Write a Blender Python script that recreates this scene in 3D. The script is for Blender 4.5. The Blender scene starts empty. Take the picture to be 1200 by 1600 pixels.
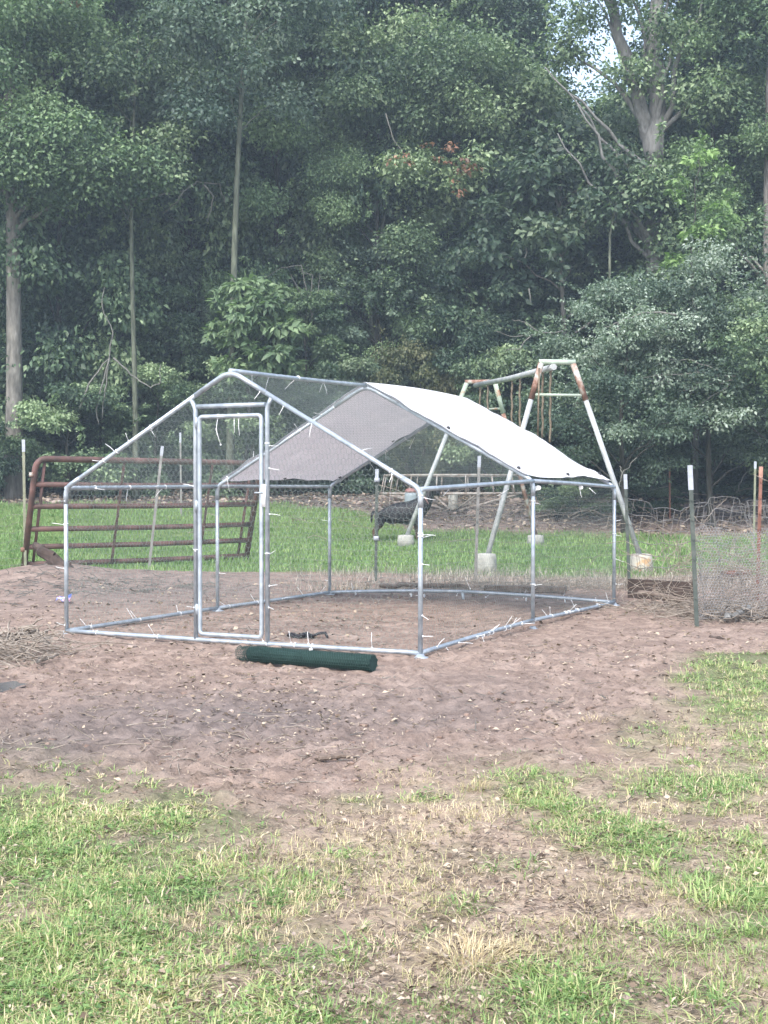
import bpy, math, random
import numpy as np
from mathutils import Vector, Matrix, Quaternion
S = bpy.context.scene
C = S.collection
R = math.radians
random.seed(7)
RNG = np.random.default_rng(11)

# ------------------------------------------------------------------ camera, sky, sun, exposure
F = 2063.0; HZ = 761.0; CAMZ = 1.136          # focal length and horizon in photo pixels
cam = bpy.data.cameras.new('camera'); cam_o = bpy.data.objects.new('camera', cam); C.objects.link(cam_o)
cam.sensor_fit = 'VERTICAL'; cam.sensor_height = 24; cam.lens = 24 * F / 1600
cam_o.location = (0, 0, CAMZ); cam_o.rotation_euler = (R(90) - math.atan((800 - HZ) / F), 0, 0)
cam.clip_start = 0.05; cam.clip_end = 900
S.camera = cam_o

SUN_EL, SUN_AZ = 48, 200            # azimuth clockwise from +Y: behind the camera, a little left
w = bpy.data.worlds.new("World"); S.world = w; w.use_nodes = True
nt = w.node_tree; nt.nodes.clear()
sky = nt.nodes.new('ShaderNodeTexSky'); sky.sky_type = 'NISHITA'; sky.sun_disc = False
sky.sun_elevation = R(SUN_EL); sky.sun_rotation = R(SUN_AZ)
sky.air_density = 1.0; sky.dust_density = 2.5; sky.ozone_density = 1.0
hs = nt.nodes.new('ShaderNodeHueSaturation'); hs.inputs['Saturation'].default_value = 0.74
bg = nt.nodes.new('ShaderNodeBackground'); bg.inputs['Strength'].default_value = 0.15
wo = nt.nodes.new('ShaderNodeOutputWorld')
nt.links.new(sky.outputs[0], hs.inputs['Color']); nt.links.new(hs.outputs[0], bg.inputs[0]); nt.links.new(bg.outputs[0], wo.inputs[0])
sun = bpy.data.lights.new('sun', 'SUN'); sun.energy = 1.25; sun.angle = R(20); sun.color = (1, .965, .92)
sun_o = bpy.data.objects.new('sun', sun); C.objects.link(sun_o)
_sd = Vector((math.sin(R(SUN_AZ)) * math.cos(R(SUN_EL)), math.cos(R(SUN_AZ)) * math.cos(R(SUN_EL)), math.sin(R(SUN_EL))))
sun_o.rotation_euler = _sd.to_track_quat('Z', 'Y').to_euler()
S.view_settings.view_transform = 'Standard'; S.view_settings.look = 'None'
S.view_settings.exposure = 1.68; S.view_settings.gamma = 1; S.view_settings.use_curve_mapping = False
HAZE = 0.0025

# ------------------------------------------------------------------ numeric helpers
_T = np.random.default_rng(5).random((256, 256))
def vnoise(x, y):
    x = np.asarray(x, float); y = np.asarray(y, float)
    xi = np.floor(x).astype(int); yi = np.floor(y).astype(int)
    fx = x - xi; fy = y - yi; fx = fx * fx * (3 - 2 * fx); fy = fy * fy * (3 - 2 * fy)
    a = _T[xi & 255, yi & 255]; b = _T[(xi + 1) & 255, yi & 255]
    c = _T[xi & 255, (yi + 1) & 255]; d = _T[(xi + 1) & 255, (yi + 1) & 255]
    return (a * (1 - fx) + b * fx) * (1 - fy) + (c * (1 - fx) + d * fx) * fy
def fbm(x, y, oct=4, s=1.0):
    t = 0; a = .5; n = 0
    for k in range(oct):
        t = t + a * vnoise(x * s + 17.3 * k, y * s + 9.1 * k); n += a; a *= .55; s *= 2.03
    return t / n
def sstep(a, b, x):
    t = np.clip((x - a) / (b - a), 0, 1); return t * t * (3 - 2 * t)
def px2x(px, d): return (px - 600) / F * d
def depth_at(py): return CAMZ * F / (py - HZ)
def gp(px, py):                       # ground point (flat ground) seen at a photo pixel
    d = depth_at(py); return px2x(px, d), d
_gy = [0, 14, 18, 22.7, 25, 28, 32, 40, 60, 120, 400]
_gz = [0, 0, .01, .13, .30, .72, 1.02, 1.35, 1.9, 3.0, 8.0]
def gz(x, y):
    x = np.asarray(x, float); y = np.asarray(y, float)
    z = np.interp(y, _gy, _gz)
    near = sstep(60, 20, y)
    rough = (fbm(x, y, 3, 1.3) - .5) * .05 + (fbm(x + 40, y + 9, 3, 7.) - .5) * .028
    # trampled coop floor is flatter
    z = z + rough * near * np.where(y < 20, 1, 1.5)
    z = z + .17 * np.exp(-(((x + 4.15) / .8) ** 2 + ((y - 16.2) / .9) ** 2))     # heap at the gate foot
    z = z + .05 * np.exp(-(((x + 2.6) / 1.6) ** 2 + ((y - 16.6) / .7) ** 2))
    z = z + ((fbm(x + 11, y, 2, 5.5) - .5) * .012 * sstep(3.5, 5, y) + (fbm(x, y + 33, 3, 3.0) - .5) * .022) * sstep(20, 13, y)
    z = z + .10 * fbm(x, y, 3, .9) * sstep(23.5, 26, y) * sstep(40, 30, y)
    return z
def gzf(x, y): return float(gz(x, y))

# ------------------------------------------------------------------ mesh helpers
def tag(o, label=None, cat=None, group=None, kind=None):
    if label: o['label'] = label
    if cat: o['category'] = cat
    if group: o['group'] = group
    if kind: o['kind'] = kind
    return o
def link(name, me, m, parent=None):
    o = bpy.data.objects.new(name, me); C.objects.link(o)
    if m is not None and len(me.materials) == 0: me.materials.append(m)
    if parent is not None: o.parent = parent
    return o
def empty(name, loc, rz=0):
    o = bpy.data.objects.new(name, None); C.objects.link(o); o.location = loc; o.rotation_euler = (0, 0, rz)
    o.empty_display_size = .1; return o
def npmesh(name, V, Fc, attrs=None, smooth=False):
    me = bpy.data.meshes.new(name)
    V = np.asarray(V, np.float32); Fc = np.asarray(Fc, np.int32)
    n = Fc.shape[1]
    me.vertices.add(len(V)); me.vertices.foreach_set('co', V.ravel())
    me.loops.add(Fc.size); me.loops.foreach_set('vertex_index', Fc.ravel())
    me.polygons.add(len(Fc)); me.polygons.foreach_set('loop_start', np.arange(0, Fc.size, n, dtype=np.int32))
    if smooth: me.polygons.foreach_set('use_smooth', np.ones(len(Fc), bool))
    for k, a in (attrs or {}).items():
        at = me.attributes.new(k, 'FLOAT', 'POINT'); at.data.foreach_set('value', np.asarray(a, np.float32))
    me.update(calc_edges=True); return me
class MB:
    def __init__(s): s.v = []; s.f = []
    def tube(s, pts, r, n=10, cap=True, closed=False):
        pts = [Vector(p) for p in pts]; N = len(pts)
        if not isinstance(r, (list, tuple)): r = [r] * N
        base = len(s.v); up = None
        for i, p in enumerate(pts):
            if closed: t = (pts[(i + 1) % N] - pts[i - 1]).normalized()
            elif i == 0: t = (pts[1] - p).normalized()
            elif i == N - 1: t = (p - pts[i - 1]).normalized()
            else:
                t = ((pts[i + 1] - p).normalized() + (p - pts[i - 1]).normalized()).normalized()
            if up is None:
                up = Vector((0, 0, 1)) if abs(t.z) < .9 else Vector((1, 0, 0))
            up = (up - t * up.dot(t)).normalized(); sd = t.cross(up)
            k = 1.0
            if 0 < i < N - 1 or closed:
                a = (pts[(i + 1) % N] - p).normalized(); c = max(.5, a.dot(t)); k = 1 / c if not closed else 1
            for j in range(n):
                an = 2 * math.pi * j / n
                s.v.append(p + (up * math.cos(an) + sd * math.sin(an)) * r[i] * (k if N < 6 else 1))
        for i in range(N if closed else N - 1):
            a0 = base + i * n; b0 = base + ((i + 1) % N) * n
            for j in range(n):
                s.f.append((a0 + j, a0 + (j + 1) % n, b0 + (j + 1) % n, b0 + j))
        if cap and not closed:
            s.f.append(tuple(base + j for j in range(n))[::-1]); s.f.append(tuple(base + (N - 1) * n + j for j in range(n)))
        return s
    def box(s, c, size, rot=None):
        b = len(s.v); c = Vector(c); hx, hy, hz = [q / 2 for q in size]
        for x, y, z in ((-1,-1,-1),(1,-1,-1),(1,1,-1),(-1,1,-1),(-1,-1,1),(1,-1,1),(1,1,1),(-1,1,1)):
            v = Vector((x * hx, y * hy, z * hz))
            if rot is not None: v = rot @ v
            s.v.append(c + v)
        for f in ((3,2,1,0),(4,5,6,7),(0,1,5,4),(1,2,6,5),(2,3,7,6),(3,0,4,7)): s.f.append(tuple(b + i for i in f))
        return s
    def lathe(s, c, prof, n=20, axis=None):
        b = len(s.v); c = Vector(c); q = Vector((0,0,1)).rotation_difference(Vector(axis)) if axis else Quaternion()
        for r, z in prof:
            for j in range(n):
                a = 2 * math.pi * j / n; s.v.append(c + q @ Vector((r * math.cos(a), r * math.sin(a), z)))
        for i in range(len(prof) - 1):
            for j in range(n):
                s.f.append((b + i * n + j, b + i * n + (j + 1) % n, b + (i + 1) * n + (j + 1) % n, b + (i + 1) * n + j))
        s.f.append(tuple(b + j for j in range(n))[::-1]); s.f.append(tuple(b + (len(prof) - 1) * n + j for j in range(n)))
        return s
    def build(s, name, m, parent=None, smooth=True, origin=None):
        me = bpy.data.meshes.new(name)
        o3 = Vector(origin) if origin is not None else (Vector(parent.matrix_basis.translation) if parent is not None and parent.parent is None else Vector((0,0,0)))
        me.from_pydata([tuple(v - o3) for v in s.v], [], s.f)
        me.validate()
        if smooth: 
            me.polygons.foreach_set('use_smooth', [len(p.vertices) == 4 for p in me.polygons])
        me.update()
        o = link(name, me, m, parent)
        if parent is None: o.location = o3
        return o
def hexmesh(poly2, mapf, wcell=.036, r=.0008, wob=.004, seed=1, zig=None):
    """hexagonal wire netting: poly2 2D polygon, mapf((N,2))->(N,3)"""
    P = np.array(poly2, float); mn = P.min(0); mx = P.max(0)
    a = wcell / math.sqrt(3)                      # hex side
    nx = int((mx[0] - mn[0]) / wcell) + 2; ny = int((mx[1] - mn[1]) / (1.5 * a)) + 2
    ed = []
    i, j = np.meshgrid(np.arange(nx), np.arange(ny)); i = i.ravel(); j = j.ravel()
    cx = mn[0] + (i + .5 * (j % 2)) * wcell; cy = mn[1] + j * 1.5 * a
    ang = [math.pi / 6 + k * math.pi / 3 for k in range(6)]
    vx = [np.stack([cx + a * math.cos(t), cy + a * math.sin(t)], 1) for t in ang]
    E0 = np.concatenate([vx[5], vx[0], vx[1]]); E1 = np.concatenate([vx[0], vx[1], vx[2]])
    def inside(Q):
        x, y = Q[:, 0], Q[:, 1]; c = np.zeros(len(Q), bool); n = len(P)
        for k in range(n):
            x1, y1 = P[k]; x2, y2 = P[(k + 1) % n]
            if y1 == y2: continue
            cond = ((y1 > y) != (y2 > y)) & (x < (x2 - x1) * (y - y1) / (y2 - y1) + x1); c ^= cond
        return c
    k = inside(E0) & inside(E1); E0 = E0[k]; E1 = E1[k]
    return E0, E1
def prisms(A, B, r, n=3):
    D = B - A; L = np.linalg.norm(D, axis=1, keepdims=True); D = D / np.maximum(L, 1e-9)
    ref = np.where(np.abs(D[:, 2:3]) < .9, np.array([[0, 0, 1.]]), np.array([[1., 0, 0]]))
    u = np.cross(D, ref); u /= np.linalg.norm(u, axis=1, keepdims=True); v = np.cross(D, u)
    V = []
    for E in (A, B):
        for k in range(n):
            t = 2 * math.pi * k / n; V.append(E + (u * math.cos(t) + v * math.sin(t)) * r)
    V = np.stack(V, 1); N = len(A); b = (np.arange(N) * 2 * n)[:, None]
    Fs = [np.concatenate([b + k, b + (k + 1) % n, b + n + (k + 1) % n, b + n + k], 1) for k in range(n)]
    return V.reshape(-1, 3), np.stack(Fs, 1).reshape(-1, 4)

# ------------------------------------------------------------------ materials
def mat(name):
    m = bpy.data.materials.new(name); m.use_nodes = True; t = m.node_tree
    for n in list(t.nodes): t.nodes.remove(n)
    o = t.nodes.new('ShaderNodeOutputMaterial'); return m, t, o
def N(t, typ, **kw):
    n = t.nodes.new(typ)
    for k, v in kw.items():
        if k.startswith('_'): setattr(n, k[1:], v)
        else: n.inputs[k.replace('_', ' ')].default_value = v
    return n
def ramp(t, fac, stops):
    r = t.nodes.new('ShaderNodeValToRGB'); e = r.color_ramp.elements
    while len(e) > 1: e.remove(e[-1])
    e[0].position = stops[0][0]; e[0].color = (*stops[0][1], 1)
    for p, c in stops[1:]:
        x = e.new(p); x.color = (*c, 1)
    t.links.new(fac, r.inputs[0]); return r.outputs[0]
def mixc(t, fac, a, b, mode='MIX'):
    n = t.nodes.new('ShaderNodeMix'); n.data_type = 'RGBA'; n.blend_type = mode
    if isinstance(fac, (int, float)): n.inputs[0].default_value = fac
    else: t.links.new(fac, n.inputs[0])
    for q, i in ((a, 6), (b, 7)):
        if isinstance(q, tuple): n.inputs[i].default_value = (*q, 1)
        else: t.links.new(q, n.inputs[i])
    return n.outputs[2]
def noise(t, scale, detail=4, rough=.55, coord='Object', vec=None, dist=0):
    tc = t.nodes.new('ShaderNodeTexCoord'); n = N(t, 'ShaderNodeTexNoise', Scale=scale, Detail=detail, Roughness=rough, Distortion=dist)
    t.links.new(tc.outputs[coord] if vec is None else vec, n.inputs['Vector']); return n.outputs['Fac']
def surf(name, stops, scale=8, rough=.7, metal=0, bump=.3, bscale=None, bdist=.004, spec=.3, detail=5):
    m, t, o = mat(name); b = N(t, 'ShaderNodeBsdfPrincipled', Roughness=rough, Metallic=metal)
    b.inputs['Specular IOR Level'].default_value = spec
    f = noise(t, scale, detail); t.links.new(ramp(t, f, stops), b.inputs['Base Color'])
    if bump:
        bf = noise(t, bscale or scale * 4, 5); bn = N(t, 'ShaderNodeBump', Strength=bump, Distance=bdist)
        t.links.new(bf, bn.inputs['Height']); t.links.new(bn.outputs[0], b.inputs['Normal'])
    t.links.new(b.outputs[0], o.inputs[0]); return m
def leafmat(name, stops, trans=.28, rough=.5, spec=.35):
    m, t, o = mat(name)
    a = t.nodes.new('ShaderNodeAttribute'); a.attribute_name = 'tint'
    oi = t.nodes.new('ShaderNodeObjectInfo')
    col = ramp(t, a.outputs['Fac'], stops)
    hv = t.nodes.new('ShaderNodeHueSaturation'); mr = N(t, 'ShaderNodeMapRange', To_Min=.98, To_Max=1.32); hv.inputs['Saturation'].default_value = .93
    t.links.new(oi.outputs['Random'], mr.inputs[0]); t.links.new(mr.outputs[0], hv.inputs['Value']); t.links.new(col, hv.inputs['Color'])
    b = N(t, 'ShaderNodeBsdfPrincipled', Roughness=rough); b.inputs['Specular IOR Level'].default_value = spec
    tr = t.nodes.new('ShaderNodeBsdfTranslucent'); mx = t.nodes.new('ShaderNodeMixShader'); mx.inputs[0].default_value = trans
    tc = mixc(t, 1.0, hv.outputs[0], (1.0, 1.25, .65), 'MULTIPLY')
    t.links.new(hv.outputs[0], b.inputs['Base Color']); t.links.new(tc, tr.inputs[0])
    t.links.new(b.outputs[0], mx.inputs[1]); t.links.new(tr.outputs[0], mx.inputs[2]); t.links.new(mx.outputs[0], o.inputs[0])
    return m
M = {}
M['steel'] = surf('galvanised_steel', [(.3, (.26, .30, .34)), (.55, (.38, .43, .48)), (.75, (.50, .54, .58))], 14, .42, .45, .15, 60, .001, .5)
M['netting'] = surf('netting_wire', [(.3, (.14, .19, .18)), (.7, (.27, .32, .31))], 20, .5, .2, 0)
M['green_netting'] = surf('green_coated_wire', [(.3, (.008, .03, .027)), (.7, (.018, .058, .05))], 30, .45, 0, 0)
M['dark_core'] = surf('roll_core', [(.3, (.01, .03, .027)), (.7, (.02, .05, .045))], 40, .8, 0, .4)
M['tie'] = surf('white_plastic_tie', [(.3, (.72, .74, .75)), (.7, (.85, .86, .87))], 20, .4, 0, 0)
M['black'] = surf('black_rubber', [(.3, (.015, .015, .018)), (.7, (.03, .03, .035))], 20, .5, 0, 0)
M['gate'] = surf('rusted_red_gate_paint', [(.28, (.05, .035, .03)), (.45, (.10, .062, .054)), (.6, (.145, .078, .068)), (.8, (.21, .14, .13))], 5, .6, .1, .3, 50, .002)
M['rust'] = surf('rust', [(.3, (.09, .05, .035)), (.46, (.20, .11, .08)), (.54, (.30, .22, .18)), (.62, (.36, .37, .34))], 7, .85, 0, .5, 60, .002)
M['swing_grey'] = surf('worn_grey_paint', [(.3, (.24, .26, .27)), (.6, (.40, .42, .42)), (.8, (.50, .50, .48))], 5, .55, .1, .2, 50, .002)
M['swing_green'] = surf('faded_green_paint', [(.3, (.28, .16, .10)), (.4, (.30, .37, .30)), (.7, (.42, .48, .41))], 6, .6, 0, .2, 50, .002)
M['carousel'] = surf('flaking_white_paint', [(.30, (.16, .11, .085)), (.45, (.25, .215, .19)), (.7, (.36, .36, .34))], 9, .7, 0, .3, 60, .002)
M['rope'] = surf('rusty_chain', [(.3, (.11, .08, .055)), (.7, (.22, .19, .14))], 12, .8, .2, .3)
M['post_green'] = surf('green_post_paint', [(.3, (.045, .06, .055)), (.55, (.08, .095, .085)), (.8, (.17, .17, .15))], 9, .6, .1, .3)
M['post_olive'] = surf('olive_post_paint', [(.3, (.14, .15, .10)), (.7, (.26, .27, .20))], 9, .6, .1, .3)
M['post_grey'] = surf('weathered_post', [(.3, (.13, .13, .12)), (.7, (.26, .25, .24))], 9, .6, .1, .3)
M['post_rust'] = surf('rusty_post', [(.3, (.12, .055, .04)), (.6, (.24, .12, .09)), (.8, (.33, .2, .16))], 9, .75, .1, .3)
M['white_tip'] = surf('white_post_tip', [(.3, (.28, .31, .36)), (.7, (.40, .43, .48))], 15, .6, 0, .2)
M['orange_tip'] = surf('orange_post_tip', [(.3, (.28, .15, .11)), (.7, (.40, .24, .19))], 15, .6, 0, .2)
M['concrete'] = surf('old_concrete', [(.3, (.24, .24, .22)), (.6, (.36, .36, .33)), (.8, (.44, .42, .38))], 8, .9, 0, .6, 30, .006)
M['rusty_concrete'] = surf('rust_stained_concrete', [(.35, (.26, .25, .23)), (.5, (.40, .38, .33)), (.56, (.42, .26, .13)), (.7, (.40, .38, .34))], 4, .9, 0, .6, 30, .006)
M['wood_dark'] = surf('damp_rotten_wood', [(.3, (.03, .022, .018)), (.6, (.07, .05, .042)), (.8, (.13, .10, .085))], 9, .9, 0, .8, 25, .012)
M['wood_rot'] = surf('broken_wood', [(.3, (.05, .025, .015)), (.5, (.14, .07, .04)), (.75, (.27, .17, .11))], 6, .9, 0, .9, 22, .015)
M['wood_grey'] = surf('weathered_timber', [(.3, (.10, .075, .06)), (.6, (.19, .15, .125)), (.8, (.30, .25, .21))], 9, .9, 0, .7, 30, .008)
M['twig'] = surf('dry_twig', [(.3, (.16, .13, .10)), (.6, (.30, .26, .22)), (.8, (.42, .38, .33))], 15, .9, 0, .3)
M['twig_wood'] = surf('bare_branch', [(.3, (.09, .09, .085)), (.7, (.19, .19, .17))], 6, .9, 0, .3)
M['stone'] = surf('stone', [(.3, (.18, .14, .12)), (.6, (.32, .26, .23)), (.8, (.44, .38, .34))], 6, .9, 0, .5, 40, .003)
M['bin'] = surf('grey_barrel', [(.3, (.16, .20, .22)), (.7, (.25, .29, .31))], 6, .6, 0, .2)
M['red'] = surf('faded_red_plastic', [(.3, (.18, .09, .085)), (.7, (.26, .14, .13))], 6, .6, 0, .2)
M['wrap_blue'] = surf('blue_wrapper', [(.42, (.10, .16, .55)), (.5, (.35, .42, .75)), (.55, (.65, .10, .20)), (.7, (.60, .62, .72))], 25, .3, 0, .3)

def barkmat(name, stops):
    m, t, o = mat(name); b = N(t, 'ShaderNodeBsdfPrincipled', Roughness=.95); b.inputs['Specular IOR Level'].default_value = .15
    tc = t.nodes.new('ShaderNodeTexCoord'); mp = t.nodes.new('ShaderNodeMapping'); mp.inputs['Scale'].default_value = (1, 1, .22)
    t.links.new(tc.outputs['Object'], mp.inputs[0])
    f = noise(t, 14, 6, .6, vec=mp.outputs[0]); f2 = noise(t, 1.6, 3)
    c = ramp(t, f, stops); c = mixc(t, f2, c, ramp(t, f2, [(.45, (.5, .5, .5)), (.7, (1.15, 1.15, 1.1))]), 'MULTIPLY')
    bn = N(t, 'ShaderNodeBump', Strength=.9, Distance=.03); t.links.new(f, bn.inputs['Height']); t.links.new(bn.outputs[0], b.inputs['Normal'])
    t.links.new(c, b.inputs['Base Color']); t.links.new(b.outputs[0], o.inputs[0]); return m
M['bark'] = barkmat('grey_bark', [(.3, (.10, .095, .085)), (.55, (.21, .20, .185)), (.75, (.33, .32, .30))])
M['bark_pale'] = barkmat('pale_bark', [(.3, (.12, .12, .115)), (.55, (.23, .23, .225)), (.75, (.34, .34, .33))])
M['bark_moss'] = barkmat('mossy_bark', [(.3, (.06, .07, .055)), (.55, (.13, .145, .11)), (.75, (.22, .24, .19))])
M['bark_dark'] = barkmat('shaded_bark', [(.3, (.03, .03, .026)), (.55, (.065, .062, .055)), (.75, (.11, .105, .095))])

G_MID = [(0, (.030, .056, .032)), (.3, (.062, .108, .060)), (.6, (.125, .185, .100)), (.9, (.19, .26, .14)), (1, (.25, .33, .18))]
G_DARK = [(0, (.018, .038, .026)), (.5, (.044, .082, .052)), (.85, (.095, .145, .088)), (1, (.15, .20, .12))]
G_BLUE = [(0, (.032, .060, .046)), (.4, (.078, .126, .092)), (.7, (.14, .20, .145)), (1, (.21, .28, .20))]
G_SILV = [(0, (.032, .058, .042)), (.4, (.068, .105, .075)), (.8, (.13, .18, .13)), (1, (.30, .36, .30))]
G_LIME = [(0, (.05, .10, .035)), (.5, (.11, .19, .06)), (1, (.20, .32, .10))]
G_FRESH = [(0, (.045, .085, .045)), (.5, (.11, .175, .09)), (1, (.20, .29, .14))]
G_OLIV = [(0, (.035, .05, .022)), (.5, (.07, .09, .04)), (1, (.14, .145, .07))]
G_RED = [(0, (.10, .06, .04)), (.5, (.20, .10, .06)), (1, (.33, .18, .11))]
for k, s in dict(fresh=G_FRESH, mid=G_MID, dark=G_DARK, blue=G_BLUE, silver=G_SILV, lime=G_LIME, olive=G_OLIV, red=G_RED).items():
    M['leaf_' + k] = leafmat('leaves_' + k, s)
M['grass'] = leafmat('grass_blades', [(0, (.065, .13, .04)), (.35, (.15, .25, .08)), (.6, (.27, .36, .13)), (.74, (.38, .36, .18)), (.85, (.50, .41, .25)), (1, (.62, .50, .34))], .3, .55, .3)
M['straw'] = leafmat('dry_straw', [(0, (.06, .042, .032)), (.4, (.15, .11, .08)), (.7, (.27, .21, .155)), (1, (.42, .345, .265))], .15, .8, .2)
M['golden_straw'] = leafmat('golden_straw', [(0, (.30, .23, .13)), (1, (.56, .46, .29))], .2, .6, .3)
M['dead_weed'] = leafmat('dead_weed', [(0, (.17, .15, .13)), (.6, (.32, .29, .26)), (1, (.50, .45, .38))], .15, .8, .2)

# ------------------------------------------------------------------ ground masks (albedo: where grass and straw really grow)
GREEN = [  # px, py, rx, ry, angle, weight
 (60,1330,190,90,8,1.),(150,1390,260,110,8,.9),(80,1540,190,110,0,1.1),(275,1395,125,100,10,.9),(250,1290,130,40,8,.8),
 (470,1480,70,40,0,.25),(390,1590,90,50,0,.75),(490,1390,70,22,0,.6),(520,1262,60,18,0,.5),(560,1350,70,30,0,.35),
 (870,1245,90,30,16,.75),(970,1310,100,28,18,.75),(1060,1225,80,30,0,.5),(1130,1230,90,35,0,.65),(1170,1060,75,60,0,1.1),(1170,1390,90,60,15,.8),(1190,1130,60,40,0,.5),
 (895,1560,95,45,5,.75),(1100,1590,80,30,0,.35),(650,1250,55,14,0,.4),(720,1420,60,16,0,.2),(640,1460,40,15,0,.2),(770,1360,80,20,10,.25),(1010,1150,60,25,0,.3),(1050,1480,80,30,0,.25),(620,1560,60,20,0,.12)]
def project(x, y):
    y = np.maximum(y, .8); return 600 + F * x / y, HZ + F * CAMZ / y
def green_mask(x, y):
    u, v = project(x, y); u = u + (fbm(x, y, 3, 2.3) - .5) * 150; v = v + (fbm(x + 31, y, 3, 2.3) - .5) * 70
    m = np.zeros_like(u)
    for px, py, rx, ry, an, wt in GREEN:
        c, s = math.cos(R(an)), math.sin(R(an)); du = u - px; dv = v - py
        q = ((du * c + dv * s) / rx) ** 2 + ((-du * s + dv * c) / ry) ** 2
        m = np.maximum(m, wt * np.exp(-q * .9))
    m = m * (.35 + 1.45 * fbm(x + 3, y + 8, 4, 4.))
    for px, py, rx, ry, wt in ((70, 1437, 75, 16, .8), (235, 1422, 70, 13, .8), (325, 1535, 55, 38, .9), (190, 1312, 80, 10, .6), (20, 1405, 60, 12, .6), (340, 1450, 60, 20, .5), (1080, 1290, 60, 10, .5), (130, 1560, 40, 10, .4)):
        m = m * (1 - wt * np.exp(-((u - px) / rx) ** 2 - ((v - py) / ry) ** 2))
    m = np.where(v > 1610, np.maximum(m, .45 * (fbm(x, y, 3, 3.) > .5)), m)
    return np.clip(m, 0, 1) * (y < 9)
def sparse_mask(x, y):
    u, v = project(x, y)
    u2 = u + (fbm(x, y, 3, 1.7) - .5) * 260; v2 = v + (fbm(x + 31, y, 3, 1.7) - .5) * 100
    lim = np.interp(u2, [-200, 0, 200, 380, 560, 680, 900, 1040, 1100, 1250], [1235, 1235, 1262, 1285, 1260, 1190, 1180, 1130, 1040, 1000])
    return sstep(-15, 45, v2 - lim) * (y < 11)
def lawn_mask(x, y):
    near = np.interp(x, [-9, -5.2, -4.6, -1.5, 2., 9], [15.6, 16.2, 17.4, 17.3, 16.6, 16.8]) + (fbm(x, y, 2, 1.) - .5) * 1.2
    far = np.interp(x, [-20, -2.2, -.4, .5, 4, 12], [28.3, 28.3, 27.2, 25.2, 24.3, 24.3]) + (fbm(x + 5, y, 2, .8) - .5) * 1.5
    return sstep(-.3, .5, y - near) * sstep(.4, -.4, y - far)

def dup_sorted(a): return np.unique(np.round(a, 5))
xs = dup_sorted(np.concatenate([np.linspace(-3.2, 3.2, 190), np.linspace(-10, -3.2, 45), np.linspace(3.2, 10, 45), np.geomspace(10, 400, 20), -np.geomspace(10, 400, 20)]))
ys = dup_sorted(np.concatenate([-np.geomspace(1, 300, 14)[::-1], np.linspace(-1, 1.8, 6), np.geomspace(1.9, 34, 370), np.geomspace(34, 420, 24)]))
X, Y = np.meshgrid(xs, ys); xf = X.ravel(); yf = Y.ravel(); zf = gz(xf, yf)
sm = sparse_mask(xf, yf)
clod = np.maximum(0, fbm(xf, yf, 3, 22.) - .50) * .11 * sstep(14, 7, yf) * (1 - .85 * sm) + (fbm(xf + 2, yf, 2, 45.) - .5) * .010 * sstep(8, 4, yf)
zf = zf + clod
gm = green_mask(xf, yf); sm = sparse_mask(xf, yf); lm = lawn_mask(xf, yf)
nxg = len(xs); ii, jj = np.meshgrid(np.arange(nxg - 1), np.arange(len(ys) - 1)); a = (jj * nxg + ii).ravel()
FG = np.stack([a, a + 1, a + 1 + nxg, a + nxg], 1)
u_, v_ = project(xf, yf)
damp = np.exp(-(((u_ - 330) / 330) ** 2 + ((v_ - 1130) / 50) ** 2)) + .8 * np.exp(-(((u_ - 250) / 260) ** 2 + ((v_ - 925) / 32) ** 2)) + .6 * np.exp(-(((u_ - 760) / 120) ** 2 + ((v_ - 1100) / 40) ** 2)) + .7 * np.exp(-(((u_ - 60) / 130) ** 2 + ((v_ - 1180) / 40) ** 2)) + .5 * np.exp(-(((u_ - 700) / 200) ** 2 + ((v_ - 1540) / 60) ** 2))
damp = np.clip(damp * (.5 + fbm(xf, yf, 3, 2.)), 0, 1)
woods = sstep(23.5, 26.5, yf) * (1 - lm); wood_shade = sstep(29.5, 31.5, yf)  # far wood floor darkened: shade under the trees put into the colour
me = npmesh('ground', np.stack([xf, yf, zf], 1), FG, dict(grass=np.clip(gm * 1.2 + 0, 0, 1), sparse=sm, lawn=lm, damp=damp, woods=woods, wood_shade=wood_shade), smooth=True)
m, t, o = mat('dirt_ground')
b = N(t, 'ShaderNodeBsdfPrincipled', Roughness=.95); b.inputs['Specular IOR Level'].default_value = .12
def attr(nm):
    q = t.nodes.new('ShaderNodeAttribute'); q.attribute_name = nm; return q.outputs['Fac']
n1 = noise(t, 1.1, 6, .6); n2 = noise(t, 9, 8, .68); n3 = noise(t, 55, 6, .7); n4 = noise(t, 3.2, 6, .62, dist=.4)
base = ramp(t, n4, [(.30, (.21, .155, .13)), (.48, (.335, .252, .206)), (.68, (.45, .35, .29))])
base = mixc(t, ramp(t, n2, [(.38, (0, 0, 0)), (.62, (1, 1, 1))]), mixc(t, .55, base, (.13, .092, .075)), base)
base = mixc(t, ramp(t, n3, [(.30, (.75, .75, .75)), (.42, (0, 0, 0))]), base, (.10, .068, .053))
base = mixc(t, ramp(t, n3, [(.62, (0, 0, 0)), (.72, (.7, .7, .7))]), base, (.47, .39, .33))
n5 = noise(t, 17, 9, .78); n6 = noise(t, 27, 9, .8)
base = mixc(t, ramp(t, n5, [(.36, (.85, .85, .85)), (.46, (0, 0, 0))]), base, (.11, .078, .062))
base = mixc(t, ramp(t, n6, [(.58, (0, 0, 0)), (.66, (.7, .7, .7))]), base, (.46, .385, .33))
base = mixc(t, .12, base, (.05, .04, .035))
base = mixc(t, attr('damp'), base, mixc(t, ramp(t, n2, [(.35, (0, 0, 0)), (.65, (1, 1, 1))]), (.105, .085, .078), (.24, .195, .175)))
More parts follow.
